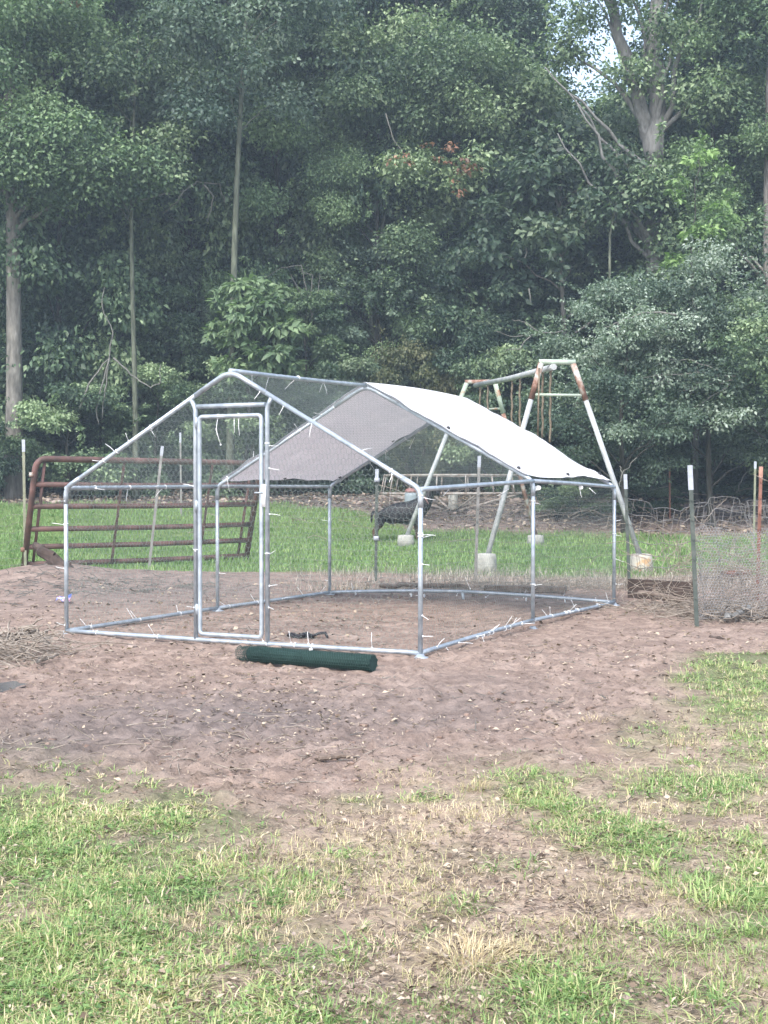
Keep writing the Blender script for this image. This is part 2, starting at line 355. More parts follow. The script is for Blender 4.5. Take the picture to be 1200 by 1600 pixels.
straw = ramp(t, noise(t, 24, 7, .7), [(.30, (.19, .14, .105)), (.5, (.38, .295, .225)), (.7, (.54, .44, .33))])
mfac = t.nodes.new('ShaderNodeMath'); mfac.operation = 'MULTIPLY'; t.links.new(attr('sparse'), mfac.inputs[0]); t.links.new(ramp(t, noise(t, 5, 5, .6), [(.38, (.25, .25, .25)), (.6, (.9, .9, .9))]), mfac.inputs[1])
base = mixc(t, mfac.outputs[0], base, straw)
thin = t.nodes.new('ShaderNodeMath'); thin.operation = 'MULTIPLY'; t.links.new(attr('sparse'), thin.inputs[0]); t.links.new(ramp(t, noise(t, 4, 8, .75), [(.50, (0, 0, 0)), (.66, (.6, .6, .6))]), thin.inputs[1])
base = mixc(t, thin.outputs[0], base, ramp(t, noise(t, 38, 6, .7), [(.35, (.07, .075, .035)), (.65, (.19, .17, .09))]))
gcol = ramp(t, noise(t, 30, 6, .7), [(.3, (.05, .075, .03)), (.55, (.11, .15, .06)), (.75, (.22, .22, .12))])
gm2 = t.nodes.new('ShaderNodeMath'); gm2.operation = 'MULTIPLY'; gm2.inputs[1].default_value = .8; t.links.new(attr('grass'), gm2.inputs[0])
base = mixc(t, gm2.outputs[0], base, gcol)
base = mixc(t, attr('lawn'), base, ramp(t, noise(t, 6, 6, .7), [(.3, (.06, .10, .03)), (.7, (.16, .22, .08))]))
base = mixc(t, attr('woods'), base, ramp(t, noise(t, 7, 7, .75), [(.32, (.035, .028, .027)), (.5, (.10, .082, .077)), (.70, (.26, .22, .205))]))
base = mixc(t, attr('wood_shade'), base, ramp(t, noise(t, 9, 6, .7), [(.35, (.014, .011, .010)), (.7, (.06, .048, .042))]))
t.links.new(base, b.inputs['Base Color'])
bn = N(t, 'ShaderNodeBump', Strength=.8, Distance=.03); t.links.new(n2, bn.inputs['Height'])
bn2 = N(t, 'ShaderNodeBump', Strength=.7, Distance=.008); t.links.new(n3, bn2.inputs['Height']); t.links.new(bn.outputs[0], bn2.inputs['Normal'])
t.links.new(bn2.outputs[0], b.inputs['Normal']); t.links.new(b.outputs[0], o.inputs[0])
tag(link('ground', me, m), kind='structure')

# ------------------------------------------------------------------ coop geometry
A = Vector((-2.433, 10.10, 0)); B = Vector((.2416, 8.74, 0)); Cc = Vector((1.203, 10.65, .025)); D = Vector((2.198, 12.6, .0))
E = Vector((-1.515, 12.0, 0)); Fp = Vector((-.568, 13.8, 0))
EH = 1.136
def up(p, z): return Vector((p.x, p.y, z))
Ae, Be, Ce, De, Ee, Fe = up(A, EH - .008), up(B, EH - .015), up(Cc, 1.185), up(D, EH), up(E, EH + .005), up(Fp, EH + .005)
P = up((A + B) / 2, 1.965); Q = up((E + Cc) / 2, 2.005); Rr = up((D + Fp) / 2, 2.0)
RB = .035        # rail centre height
def low(p, dz=0): return Vector((p.x, p.y, p.z + RB + dz))
coop = empty('chicken_run', (A + B + D + Fp) / 4)
coop.location.z = 0
tag(coop, 'galvanised tube frame of a walk-in chicken run with gabled top and wire netting', 'chicken run')
pr = .0165
def pole(name, pts, r=pr, n=12, m='steel', parent=coop): return MB().tube(pts, r, n).build(name, M[m], parent)
def bend(pts, k=3, r=.09):              # round the inner corners of a polyline
    out = [Vector(pts[0])]
    for i in range(1, len(pts) - 1):
        p = Vector(pts[i]); a_ = (Vector(pts[i - 1]) - p).normalized() * r; b_ = (Vector(pts[i + 1]) - p).normalized() * r
        for j in range(k + 1):
            s = j / k; out.append(p + a_ * (1 - s) ** 2 + b_ * s ** 2)
    out.append(Vector(pts[-1])); return out
def lerp(a, b, t_): return a + (b - a) * t_
posts = [(A, Ae), (B, Be), (Cc, Ce), (D, De), (E, Ee), (Fp, Fe)]
for g, e in posts:
    pole('post', [Vector((g.x, g.y, g.z + .008)), up(e, e.z - .06)])
# bent hoop pieces: elbow at eave and rafter to the apex (one bent tube per side, joined at apex elbow)
for l, top, r_ in ((Ae, P, Be), (Ee, Q, Ce), (Fe, Rr, De)):
    al = lerp(l, top, .86); ar = lerp(r_, top, .86)
    pole('rafter', bend([up(l, l.z - .08), l, al], 4, .06))
    pole('rafter', bend([up(r_, r_.z - .08), r_, ar], 4, .06))
    pole('apex_elbow', bend([lerp(l, top, .80), top, lerp(r_, top, .80)], 5, .10), pr + .0022)
    for s_, q_ in ((l, l), (r_, r_)):
        pole('eave_elbow', bend([up(q_, q_.z - .12), q_, lerp(q_, top, .09)], 4, .06), pr + .0022)
rails = {}
def rail(name, a, b, sag=0.0, key=None):
    pts = [lerp(a, b, i / 8) + Vector((0, 0, -sag * math.sin(math.pi * i / 8))) for i in range(9)]
    if key: rails[key] = pts
    return pole(name, pts)
rail('bottom_rail', low(A), low(B), .004, 'fb'); rail('bottom_rail', low(B), low(Cc), -.006, 'rb1'); rail('bottom_rail', low(Cc), low(D), .004, 'rb2')
rail('bottom_rail', low(A), low(E), 0, 'lb1'); rail('bottom_rail', low(E), low(Fp), 0, 'lb2')
mid = lerp(Fp, D, .49) + Vector((0, 0, .055))
rail('bottom_rail', low(Fp), low(mid), -.01, 'bb1'); rail('bottom_rail', low(mid), low(D), -.008, 'bb2')
rail('eave_rail', Ae, Ee, 0, 'le1'); rail('eave_rail', Ee, Fe, 0, 'le2'); rail('eave_rail', Be, Ce, 0, 're1'); rail('eave_rail', Ce, De, -.004, 're2')
rail('ridge_pole', P, Q, .004, 'r1'); rail('ridge_pole', Q, Rr, .004, 'r2')
pole('peg', [Vector((mid.x, mid.y, mid.z + .03)), Vector((mid.x + .01, mid.y, -.02))], .014)
for g, e in posts:
    MB().lathe((g.x, g.y, gzf(g.x, g.y) - .004), [(.055, 0), (.055, .008), (.03, .014), (.022, .03)], 18).build('foot_plate', M['steel'], coop)
# door posts and door
fd = (B - A).normalized(); nrm = Vector((fd.y, -fd.x, 0))
if nrm.y > 0: nrm = -nrm
def front(t_, z): p = lerp(A, B, t_); return Vector((p.x, p.y, z))
def rz_(t_): return Ae.z + (P.z - Ae.z) * (t_ / .5 if t_ < .5 else (1 - t_) / .5)
for t_, k in ((.400, -.012), (.603, .012)):
    zt = rz_(t_ + k)
    pole('door_post', bend([front(t_, RB), front(t_, zt - .075), front(t_ + k * 0 - (.012 if t_ < .5 else -.012), zt - .012)], 3, .03))
hz_ = EH + (HZ - 634) / F * 9.43
pole('header', [front(.405, hz_), front(.598, hz_)])
door_loop = [front(.4135, .075), front(.4135, hz_ - .075), front(.5885, hz_ - .075), front(.5885, .075)]
door_loop = [p + nrm * .008 for p in door_loop]
mbd = MB(); cor = []
for i in range(4):
    p = door_loop[i]; a_ = (door_loop[i - 1] - p).normalized() * .03; b_ = (door_loop[(i + 1) % 4] - p).normalized() * .03
    for j in range(5):
        s = j / 4; cor.append(p + a_ * (1 - s) ** 2 + b_ * s ** 2)
mbd.tube(cor, pr * .95, 12, closed=True)
door = mbd.build('door', M['steel'], coop)
def sub(mb, name, m, parent):      # child of a part: parts sit at identity under the coop, so use the coop origin
    return mb.build(name, m, parent, origin=coop.location)
lt = MB(); lp = front(.600, EH - .06) + nrm * .03; rot = Matrix.Rotation(math.atan2(fd.y, fd.x), 3, 'Z')
lt.box(lp, (.028, .02, .16), rot); sub(lt, 'latch', M['tie'], door)
lt = MB().tube([lp + nrm * .012 + Vector((0, 0, .02)), lp + nrm * .03 + Vector((0, 0, .02)) - fd * .06], .006, 8); sub(lt, 'latch_bolt', M['steel'], door)
for zz in (.25, 1.0, 1.6):
    sub(MB().lathe(front(.4065, zz) + nrm * .016, [(.012, -.04), (.013, 0), (.012, .04)], 10), 'hinge', M['steel'], door)

# netting panels
def netting(poly, o3, ux, uy, parent=coop, m='netting', wob=.006, name='wire_netting', wcell=.042, r=.00075, seed=0):
    E0, E1 = hexmesh(poly, None, wcell)
    o3 = np.array(o3); ux = np.array(ux); uy = np.array(uy); nn = np.cross(ux, uy)
    def mp(q):
        w_ = (fbm(q[:, 0] + 7 * seed, q[:, 1] + 50, 2, 2.2) - .5) * wob * 4
        return o3 + q[:, :1] * ux + q[:, 1:] * uy + w_[:, None] * nn
    V, Fc = prisms(mp(E0), mp(E1), r)
    V = V - np.array(coop.location)
    me = npmesh(name, V, Fc); return link(name, me, M[m], parent)
def quadnet(a, b, c, d, seed, **k):    # planar-ish quad a(bottom-left) b c d
    ux = (b - a); L = ux.length; ux = ux / L
    n_ = ux.cross(d - a).normalized(); uy = n_.cross(ux)
    P2 = [((p - a).dot(ux), (p - a).dot(uy)) for p in (a, b, c, d)]
    return netting(P2, a, ux, uy, seed=seed, **k)
quadnet(low(A), front(.40, RB), front(.40, rz_(.40)), Ae, 1)
quadnet(front(.603, RB), low(B), Be, front(.603, rz_(.603)), 2)
quadnet(front(.40, hz_), front(.603, hz_), lerp(P, Be, .2), P, 3) if False else quadnet(front(.40, hz_), front(.603, hz_), P + fd * .03, P - fd * .03, 3)
dn = netting([(0, 0), (.52, 0), (.52, hz_ - .15), (0, hz_ - .15)], door_loop[0], fd, Vector((0, 0, 1)), parent=door, seed=4)
quadnet(low(B), low(Cc), Ce, Be, 5); quadnet(low(Cc), low(D), De, Ce, 6)
quadnet(low(E), low(A), Ae, Ee, 7); quadnet(low(Fp), low(E), Ee, Fe, 8)
quadnet(low(D), low(Fp), Fe, De, 9); quadnet(De, Fe, Rr + (Fe - De).normalized() * .02, Rr - (Fe - De).normalized() * .02, 10)
quadnet(Ae, P, Q, Ee, 11); quadnet(Ee, Q, Rr, Fe, 12); quadnet(Be, Ce, Q, P, 13); quadnet(Ce, De, Rr, Q, 14)

# zip ties
def ziptie(p, d, L=.09, along=None):
    p = Vector(p); d = Vector(d).normalized(); side = d.cross(Vector((random.uniform(-1, 1), random.uniform(-1, 1), random.uniform(-1, 1)))).normalized()
    c = random.uniform(-.16, .16) * L
    mb = MB().tube([p, p + d * L * .5 + side * c * .5, p + d * L + side * c * .2], [.0022, .0019, .0016], 5)
    mb.box(p, (.010, .010, .010), Quaternion((0, 0, 1), random.random()).to_matrix())
    mb.build('zip_tie', M['tie'], coop)
def band(p, ax):
    mb = MB().lathe(Vector(p) - Vector(ax) * .003, [(pr + .003, 0), (pr + .003, .006)], 10, ax); mb.build('zip_tie', M['tie'], coop)
def ties_on(a, b, n, out, spread=.5, L=(.06, .11), lo=.08, hi=.92):
    for i in range(n):
        if random.random() < .15: continue
        s = lo + (hi - lo) * (i + random.uniform(-.1, 1.1)) / n; p = lerp(a, b, s); ax = (b - a).normalized()
        d = Vector(out) + Vector([random.uniform(-spread, spread) for _ in range(3)]); d = d - ax * d.dot(ax) * .6
        d.normalize(); ziptie(p + d * pr, d, random.uniform(*L))
        if random.random() < .6: band(lerp(a, b, min(.98, s + .01)), ax)
ties_on(low(A), low(B), 8, (0, -.3, 1), .9); ties_on(low(A), low(E), 5, (-.3, 0, 1), .6); ties_on(low(E), low(Fp), 6, (0, 0, 1), .9)
ties_on(low(B), low(Cc), 12, (.5, -.3, .2), 1.1); ties_on(low(Cc), low(D), 8, (0, -.2, 1), .9); ties_on(low(Fp), low(D), 8, (0, -.2, .8), .9)
ties_on(Ae, P, 6, (-.6, 0, .7), .9, lo=.02, hi=.75); ties_on(Be, P, 5, (.2, -.4, -.6), .9); ties_on(P, Q, 6, (0, 0, -1), .6, (.08, .12))
ties_on(Ae, Ee, 5, (0, 0, -.8), .9); ties_on(Ee, Q, 5, (0, 0, .8), .9); ties_on(Fe, Rr, 4, (0, 0, -.8), .8); ties_on(Be, De, 6, (0, -.2, -.8), .8)
for (g, e), n_, out in zip(posts, (5, 7, 5, 5, 3, 3), ((-1, -.2, 0), (1, -.3, -.1), (1, 0, 0), (1, 0, 0), (.5, -.5, 0), (-1, 0, 0))):
    ties_on(low(g), e, n_, out, .8, (.05, .10), .05, .95)
for t_ in (.40, .603): ties_on(front(t_, .1), front(t_, 1.7), 6 if t_ > .5 else 3, (.9 if t_ > .5 else -.2, -.3, -.1), .8, (.05, .1))
ties_on(front(.42, hz_ - .075), front(.58, hz_ - .075), 3, (.1, -.2, -1), .3, (.1, .13))
for px, py, d in ((345, 695, 9.3), (640, 700, 13.0), (615, 670, 13), (355, 745, 10.5), (735, 920, 12.5), (610, 770, 13.1), (540, 690, 12), (500, 700, 12.6)):
    ziptie((px2x(px, d), d, CAMZ + (HZ - py) / F * d), (random.uniform(-.5, .5), 0, random.choice((-1, 1))), .12)

# ------------------------------------------------------------------ roof tarp (rear half of the run)
nu, nv = 40, 90
e1 = (Rr - Q); e1n = e1.normalized()
TV = []; 
for iu in range(nu + 1):
    s = -.01 + 1.02 * iu / nu
    ridge = lerp(Q, Rr, s); le = lerp(Ee, Fe, s); re = lerp(Ce, De, s)
    for iv in range(nv + 1):
        q = -1 + 2 * iv / nv
        ed = le if q < 0 else re; k = abs(q)
        ext = .972 + (.010 * math.sin(s * 7) + .008 * math.sin(s * 19) if q < 0 else .008 * math.sin(s * 9))
        p = lerp(ridge, ed, k * ext)
        up_ = pr + .012
        bulge = math.sin(math.pi * min(1, max(0, s))) * (.012 * math.sin(k * 5.2 + 1) + .01)
        wr = (float(fbm(s * 3 + 5, q * 5 + 20, 3, 2.)) - .5) * .05 * min(1, k * 4)
        fl = 0
        if q > 0: bulge += .035 * math.exp(-((k - .47) / .16) ** 2) * sstep(.35, 1, s) + .018 * math.exp(-((k - .95) / .1) ** 2) * sstep(.3, .9, s)
        if q < 0: bulge -= .02 * math.sin(math.pi * s) * math.sin(math.pi * k)
        p = p + Vector((0, 0, up_ + float(bulge) + max(wr, -.012)))
        TV.append(p)
TF = [(a0, a0 + 1, a0 + nv + 2, a0 + nv + 1) for iu in range(nu) for a0 in range(iu * (nv + 1), iu * (nv + 1) + nv)]
m, t, o = mat('white_tarp'); b = N(t, 'ShaderNodeBsdfPrincipled', Roughness=.55); b.inputs['Specular IOR Level'].default_value = .25
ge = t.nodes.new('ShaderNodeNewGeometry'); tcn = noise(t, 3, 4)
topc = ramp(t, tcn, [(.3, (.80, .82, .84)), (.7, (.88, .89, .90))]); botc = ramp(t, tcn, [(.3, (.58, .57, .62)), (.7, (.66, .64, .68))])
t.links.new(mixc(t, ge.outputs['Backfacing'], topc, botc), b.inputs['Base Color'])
tr = t.nodes.new('ShaderNodeBsdfTranslucent'); tr.inputs[0].default_value = (.62, .58, .60, 1)
mx = t.nodes.new('ShaderNodeMixShader'); mx.inputs[0].default_value = .32
bw = noise(t, 2.2, 5, .55, dist=2.5); bnn = N(t, 'ShaderNodeBump', Strength=.9, Distance=.05); t.links.new(bw, bnn.inputs['Height']); t.links.new(bnn.outputs[0], b.inputs['Normal'])
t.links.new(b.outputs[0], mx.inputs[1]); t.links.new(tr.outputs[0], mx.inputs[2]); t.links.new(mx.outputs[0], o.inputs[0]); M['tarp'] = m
cz = Vector((Q.x, Q.y, 0)); tarp = empty('roof_tarp', up(Q, 0)); tag(tarp, 'white tarp laid over the rear half of the gabled run roof', 'tarp')
mb = MB(); mb.v = TV; mb.f = [f[::-1] for f in TF]
sheet = mb.build('sheet', M['tarp'], tarp)
# orientation: front face must look up
if sheet.data.polygons[0].normal.z < 0:
    sheet.data.flip_normals()
hem_front = [TV[i] for i in range(0, nv + 1)]
MB().tube([p + Vector((0, 0, -.004)) for p in hem_front], .006, 6).build('hem', M['dark_core'] if False else surf('grey_hem', [(.3, (.13, .14, .16)), (.7, (.22, .23, .25))], 10, .7), tarp)
MB().tube([TV[nu * (nv + 1) + i] + Vector((0, 0, -.004)) for i in range(nv + 1)], .006, 6).build('hem', bpy.data.materials['grey_hem'], tarp)
for iu, iv in ((1, nv - 3), (1, 3), (nu - 1, nv - 3), (nu - 1, 3), (nu // 2, nv - 1), (nu // 2, 1), (1, nv - 22), (nu - 2, 22)):
    p = TV[iu * (nv + 1) + iv]
    g = MB().lathe(p + Vector((0, 0, .004)), [(.004, -.016), (.014, -.01), (.018, 0), (.014, .01), (.004, .016)], 12).build('ball_bungee', M['black'], tarp)

# ------------------------------------------------------------------ green netting roll lying in front of the bottom rail
g0 = Vector((px2x(372, 8.62), 8.62, .052)); g1 = Vector((px2x(584, 8.07), 8.07, .058))
roll = empty('netting_roll', (g0 + g1) / 2); tag(roll, 'rolled up dark green wire netting lying along the front bottom rail', 'wire roll')
ax = (g1 - g0).normalized(); L = (g1 - g0).length; sd = Vector((0, 0, 1)).cross(ax).normalized(); u3 = ax.cross(sd)
turns = 3.0; r0, r1 = .042, .056
E0, E1 = hexmesh([(0, 0), (L, 0), (L, turns * 2 * math.pi * .045), (0, turns * 2 * math.pi * .045)], None, .018)
def spiral(q):
    th = q[:, 1] / .045; rr = r0 + (r1 - r0) * th / (turns * 2 * math.pi) + (vnoise(q[:, 0] * 30, th * 3) - .5) * .004
    loose = sstep(.16, 0, q[:, 0]) ; rr = rr * (1 - .15 * loose) + (vnoise(q[:, 0] * 60, th * 2) - .5) * .02 * loose
    return np.array(g0 - roll.location) + q[:, :1] * np.array(ax) + (rr * np.cos(th))[:, None] * np.array(sd) + (rr * np.sin(th))[:, None] * np.array(u3)
V, Fc = prisms(spiral(E0), spiral(E1), .0011); link('wound_netting', npmesh('wound_netting', V, Fc), M['green_netting'], roll)
MB().tube([g0 + ax * .10, g1 - ax * .004], r0 + .006, 20).build('roll_core', M['dark_core'], roll)
ziptie_p = lerp(g0, g1, .56) + u3 * .058 - sd * .012
MB().box(ziptie_p, (.022, .012, .012)).build('tag', M['tie'], roll)

# ------------------------------------------------------------------ gate
gl = Vector((px2x(36, 17.7), 17.7, gzf(-4.8, 17.7))); gr = Vector((px2x(384, 20.0), 20.0, 0.0))
lean = Vector((.26, -.30, 1.52)) / 1.52
gate = empty('farm_gate', gl); tag(gate, 'rusty red tubular farm gate leaning on the left behind the run', 'gate')
def gpt(s, z): b_ = lerp(gl, gr, s); return Vector((b_.x, b_.y, 0)) + lean * z
pole('gate_frame', bend([gpt(0, .0), gpt(0, 1.51), gpt(1.0, 1.49), gpt(1.0, .02)], 6, .16), .042, 12, 'gate', gate)
for z in (1.17, .88, .575, .335, .10):
    pole('rail', [gpt(.004, z), gpt(.25, z - .006), gpt(.5, z - .012), gpt(.75, z - .008), gpt(.996, z)], .037, 10, 'gate', gate)
for s in (.035, .955): pole('upright', [gpt(s, .05), gpt(s, 1.46)], .021, 10, 'gate', gate)
for s in (.36, .76):
    dd = (gr - gl).normalized(); a_ = gpt(s, .09); b_ = gpt(s, 1.48); mb = MB(); c_ = (a_ + b_) / 2 + Vector((.02, -.03, 0))
    zax = (b_ - a_).normalized(); xax = dd; yax = zax.cross(xax).normalized(); rot = Matrix((xax, yax, zax)).transposed()
    mb.box(c_, (.038, .008, 1.40), rot); mb.build('stay', M['gate'], gate, smooth=False)
for z in (1.3, .3): MB().lathe(gpt(-.012, z), [(.03, -.03), (.032, 0), (.03, .03)], 12).build('hinge_band', M['rust'], gate)

# ------------------------------------------------------------------ T posts
def tpost(px_top, py_top, px_b, py_b, d, label, body='post_green', tip='white_tip', tipl=.13, cat='fence post', extra=()):
    z0 = CAMZ + (HZ - py_b) / F * d; x0 = px2x(px_b, d); x1 = px2x(px_top, d); z1 = CAMZ + (HZ - py_top) / F * d
    z0 = gzf(x0, d) if abs(z0 - gzf(x0, d)) < .6 else z0
    a_ = Vector((x0, d, z0 - .02)); b_ = Vector((x1, d, z1)); e = empty('fence_post', a_); tag(e, label, cat, 'metal fence posts')
    zax = (b_ - a_).normalized(); xax = Vector((1, .15, 0)).normalized(); yax = zax.cross(xax).normalized(); xax = yax.cross(zax)
    rot = Matrix((xax, yax, zax)).transposed(); Lt = (b_ - a_).length
    def bar(z0_, z1_, m, nm, g=0):
        mb = MB(); h = z1_ - z0_; c = a_ + zax * (z0_ + h / 2)
        wv = .018 + g; 
        pts = [(-wv, 0), (wv, 0), (wv, .005 + g), (.004 + g, .005 + g), (.004 + g, .032 + g), (-.004 - g, .032 + g), (-.004 - g, .005 + g), (-wv, .005 + g)]
        n = len(pts)
        for zz in (z0_, z1_):
            for x_, y_ in pts: mb.v.append(a_ + zax * zz + xax * x_ - yax * y_ * -1)
        for i in range(n): mb.f.append((i, (i + 1) % n, n + (i + 1) % n, n + i))
        mb.f.append(tuple(range(n))[::-1]); mb.f.append(tuple(range(n, 2 * n)))
        return mb.build(nm, M[m], e, smooth=False)
    bar(0, Lt - (tipl if tip else 0), body, 'shaft')
    if tip: bar(Lt - tipl, Lt, tip, 'painted_tip', .003)
    k = 0; z = .25
    mbk = MB()
    while z < Lt - tipl - .03 and d < 17:
        MB().box(a_ + zax * z - yax * -.0 - yax * .006, (.014, .012, .014), rot).build('stud', M[body], e, smooth=False); z += .16
    for py in extra:
        zz = CAMZ + (HZ - py) / F * d
        MB().box((a_ + zax * (zz - a_.z)), (.06, .05, .05), rot).build('insulator', M['white_tip'], e)
    return e
tpost(37, 687, 39, 893, 17.6, 'olive fence post with white tip at the left end of the red gate', 'post_olive', tipl=.16)
tpost(254, 697, 232, 893, 17.9, 'leaning grey fence post with white tip behind the middle of the red gate', 'post_grey')
tpost(282, 676, 283, 762, 26.5, 'distant thin fence post rising just right of the leaning post at the gate', 'post_grey', tipl=.2)
tpost(589, 733, 587, 905, 15.9, 'dark fence post with white insulators in front of the black dog', 'post_green', extra=(750, 841))
tpost(749, 712, 743, 905, 16.0, 'grey fence post inside view of the run beside the concrete swing footing', 'post_grey', tipl=.14)
tpost(977, 741, 984, 915, 15.1, 'green fence post with white tip just right of the run rear corner', 'post_green', tipl=.17)
tpost(1078, 727, 1090, 978, 10.75, 'tall dark fence post with long white tip, nearest to the viewer on the right', 'post_green', tipl=.2)
tpost(1046, 713, 1047, 790, 26, 'distant bare thin fence post between the white tipped posts', 'post_rust', None)
tpost(1180, 721, 1178, 800, 22, 'distant olive fence post directly behind the rusty one at the right edge', 'post_olive', tipl=.12)
tpost(1189, 729, 1184, 938, 13.3, 'rusty fence post with faded orange tip at the right edge', 'post_rust', 'orange_tip', .11)
tpost(847, 815, 849, 880, 17.2, 'short dark metal stake in the grass between the swing legs', 'post_green', None) if False else None

# ------------------------------------------------------------------ swing set
def P3(px, py, d): return Vector((px2x(px, d), d, CAMZ + (HZ - py) / F * d))
d1, d2 = 17.6, 22.7
swing = empty('swing_frame', (px2x(870, d1), d1, 0)); tag(swing, 'old pipe swing set frame with rusty tops standing in concrete footings', 'swing set')
tl, tr_, fl_, fr_ = P3(845, 568, d1), P3(895, 569, d1), P3(762, 868, d1 - .25), P3(1000, 868, d1 - .1)
for top, ft in ((tl, fl_), (tr_, fr_)):
    k = .19; mdp = lerp(top, ft, k)
    pole('leg', [lerp(top, ft, k - .02), ft + (ft - top).normalized() * .15], .035, 14, 'swing_grey', swing)
    pole('leg_sleeve', [top, mdp], .040, 14, 'rust', swing)
pole('top_bar', [tl + Vector((-.03, 0, .02)), tr_ + Vector((.03, 0, .02))], .036, 12, 'swing_green', swing)
pole('cross_bar', [lerp(tl, fl_, .165), lerp(tr_, fr_, .165)], .020, 10, 'swing_green', swing)
tl2, tr2, fl2, fr2 = P3(729, 599, d2), P3(773, 598, d2), P3(634, 842, d2), P3(837, 836, d2 + .2)
for top, ft, mt in ((tl2, fl2, 'swing_grey'), (tr2, fr2, 'rust')):
    pole('leg', [lerp(top, ft, .18), ft + (ft - top).normalized() * .1], .037, 14, mt, swing)
    pole('leg_sleeve', [top, lerp(top, ft, .2)], .041, 14, 'swing_green', swing)
pole('top_bar', [tl2 + Vector((-.03, 0, .02)), tr2 + Vector((.03, 0, .02))], .036, 12, 'rust', swing)
pole('cross_bar', [lerp(tl2, fl2, .17), lerp(tr2, fr2, .17)], .02, 10, 'swing_green', swing)
bm0 = lerp(tl, tr_, .35) + Vector((0, 0, -.05)); bm1 = lerp(tl2, tr2, .3) + Vector((0, 0, -.04))
pole('top_beam', [bm0 + (bm0 - bm1).normalized() * .08, lerp(bm0, bm1, .5) + Vector((0, 0, -.02)), bm1], .042, 14, 'swing_grey', swing)
def chain(p, L, nm='hanging_chain'):
    mb = MB(); pts = [p + Vector((math.sin(i * 1.3) * .006, 0, -L * i / 14)) for i in range(15)]
    mb.tube(pts, [.013 if i % 2 else .018 for i in range(15)], 6); o_ = mb.build(nm, M['rope'], swing)
    MB().tube([p + Vector((0, 0, .05)), p + Vector((.02, 0, .02)), p + Vector((0, 0, -.02))], .012, 6).build('hanger', M['rust'], swing)
for s, L in ((.02, .95), (.10, .88), (.46, .9), (.36, .9), (.80, .9), (.92, 1.0)):
    p = lerp(bm0, bm1, s) + Vector((0, 0, -.05)); chain(p, L)
pole('hanging_chain', [P3(842, 575, d1 - .05), P3(840, 684, d1 - .05)], .013, 8, 'rope', swing)
def footing(p, r, h, m='concrete', rt=None):
    z0 = gzf(p.x, p.y) - .03; top = h
    MB().lathe((p.x, p.y, z0), [(r * 1.02, 0), (r * 1.04, top * .5), (r, top * .92), (r * .96, top + .03), (r * .6, top + .04)], 22).build('concrete_footing', M[m], swing)
footing(fl_ + Vector((-.02, 0, 0)), .135, .25); footing(fr_ + Vector((.02, 0, 0)), .145, .22, 'rusty_concrete'); footing(fl2, .14, .16); footing(fr2, .14, .14)

# ------------------------------------------------------------------ old playground roundabout
dr = 27.2; cx = px2x(708, dr); zr = CAMZ + (HZ - 771) / F * dr; zt = CAMZ + (HZ - 743) / F * dr; zb = gzf(cx, dr)
zb = min(zb, CAMZ + (HZ - 806) / F * dr + .05)
ra = empty('playground_roundabout', (cx, dr, zb)); tag(ra, 'rusty white pipe frame of a playground roundabout beyond the grass', 'roundabout')
RR = 1.5
def ring(z, r, k=40): return [Vector((cx + r * math.cos(2 * math.pi * i / k), dr + r * math.sin(2 * math.pi * i / k), z)) for i in range(k)]
MB().tube(ring(zr, RR), .022, 8, closed=True).build('lower_ring', M['carousel'], ra)
MB().tube(ring(zt, RR * .95), .020, 8, closed=True).build('upper_ring', M['carousel'], ra)
MB().lathe((cx, dr, zb - .05), [(.10, 0), (.10, .42), (.075, .46), (.075, zr - zb + .05)], 16).build('hub_post', M['concrete'], ra)
for i in range(16):
    a_ = 2 * math.pi * (i + .3) / 16; c_, s_ = math.cos(a_), math.sin(a_)
    pole('baluster', [Vector((cx + RR * c_, dr + RR * s_, zr)), Vector((cx + RR * .95 * c_, dr + RR * .95 * s_, zt))], .013, 6, 'carousel', ra)
for i in range(8):
    a_ = 2 * math.pi * (i + .35) / 8; c_, s_ = math.cos(a_), math.sin(a_)
    pole('strut', [Vector((cx + .09 * c_, dr + .09 * s_, zb + .05)), Vector((cx + RR * c_, dr + RR * s_, zr))], .024, 6, 'carousel', ra)
    pole('spoke', [Vector((cx + .09 * c_, dr + .09 * s_, zr)), Vector((cx + RR * c_, dr + RR * s_, zr))], .015, 6, 'carousel', ra)
    pole('hanging_bar', [Vector((cx + RR * .7 * c_, dr + RR * .7 * s_, zr)), Vector((cx + RR * .7 * c_, dr + RR * .7 * s_, zr - .30))], .013, 6, 'carousel', ra)

# barrel behind the dog
db = 26.0; xb = px2x(643, db); zb_ = gzf(xb, db)
ba = empty('barrel', (xb, db, zb_ - .02)); tag(ba, 'grey blue barrel with faded red top standing behind the dog', 'barrel')
zt_ = CAMZ + (HZ - 768) / F * db - zb_
MB().lathe((xb, db, zb_ - .02), [(.12, 0), (.135, .08), (.14, zt_ * .5), (.135, zt_ * .9), (.125, zt_)], 20).build('barrel_body', M['bin'], ba)
MB().lathe((xb, db, zb_ - .02 + zt_ + .002), [(.13, 0), (.13, .035), (.10, .07), (.04, .085)], 20).build('lid', M['red'], ba)

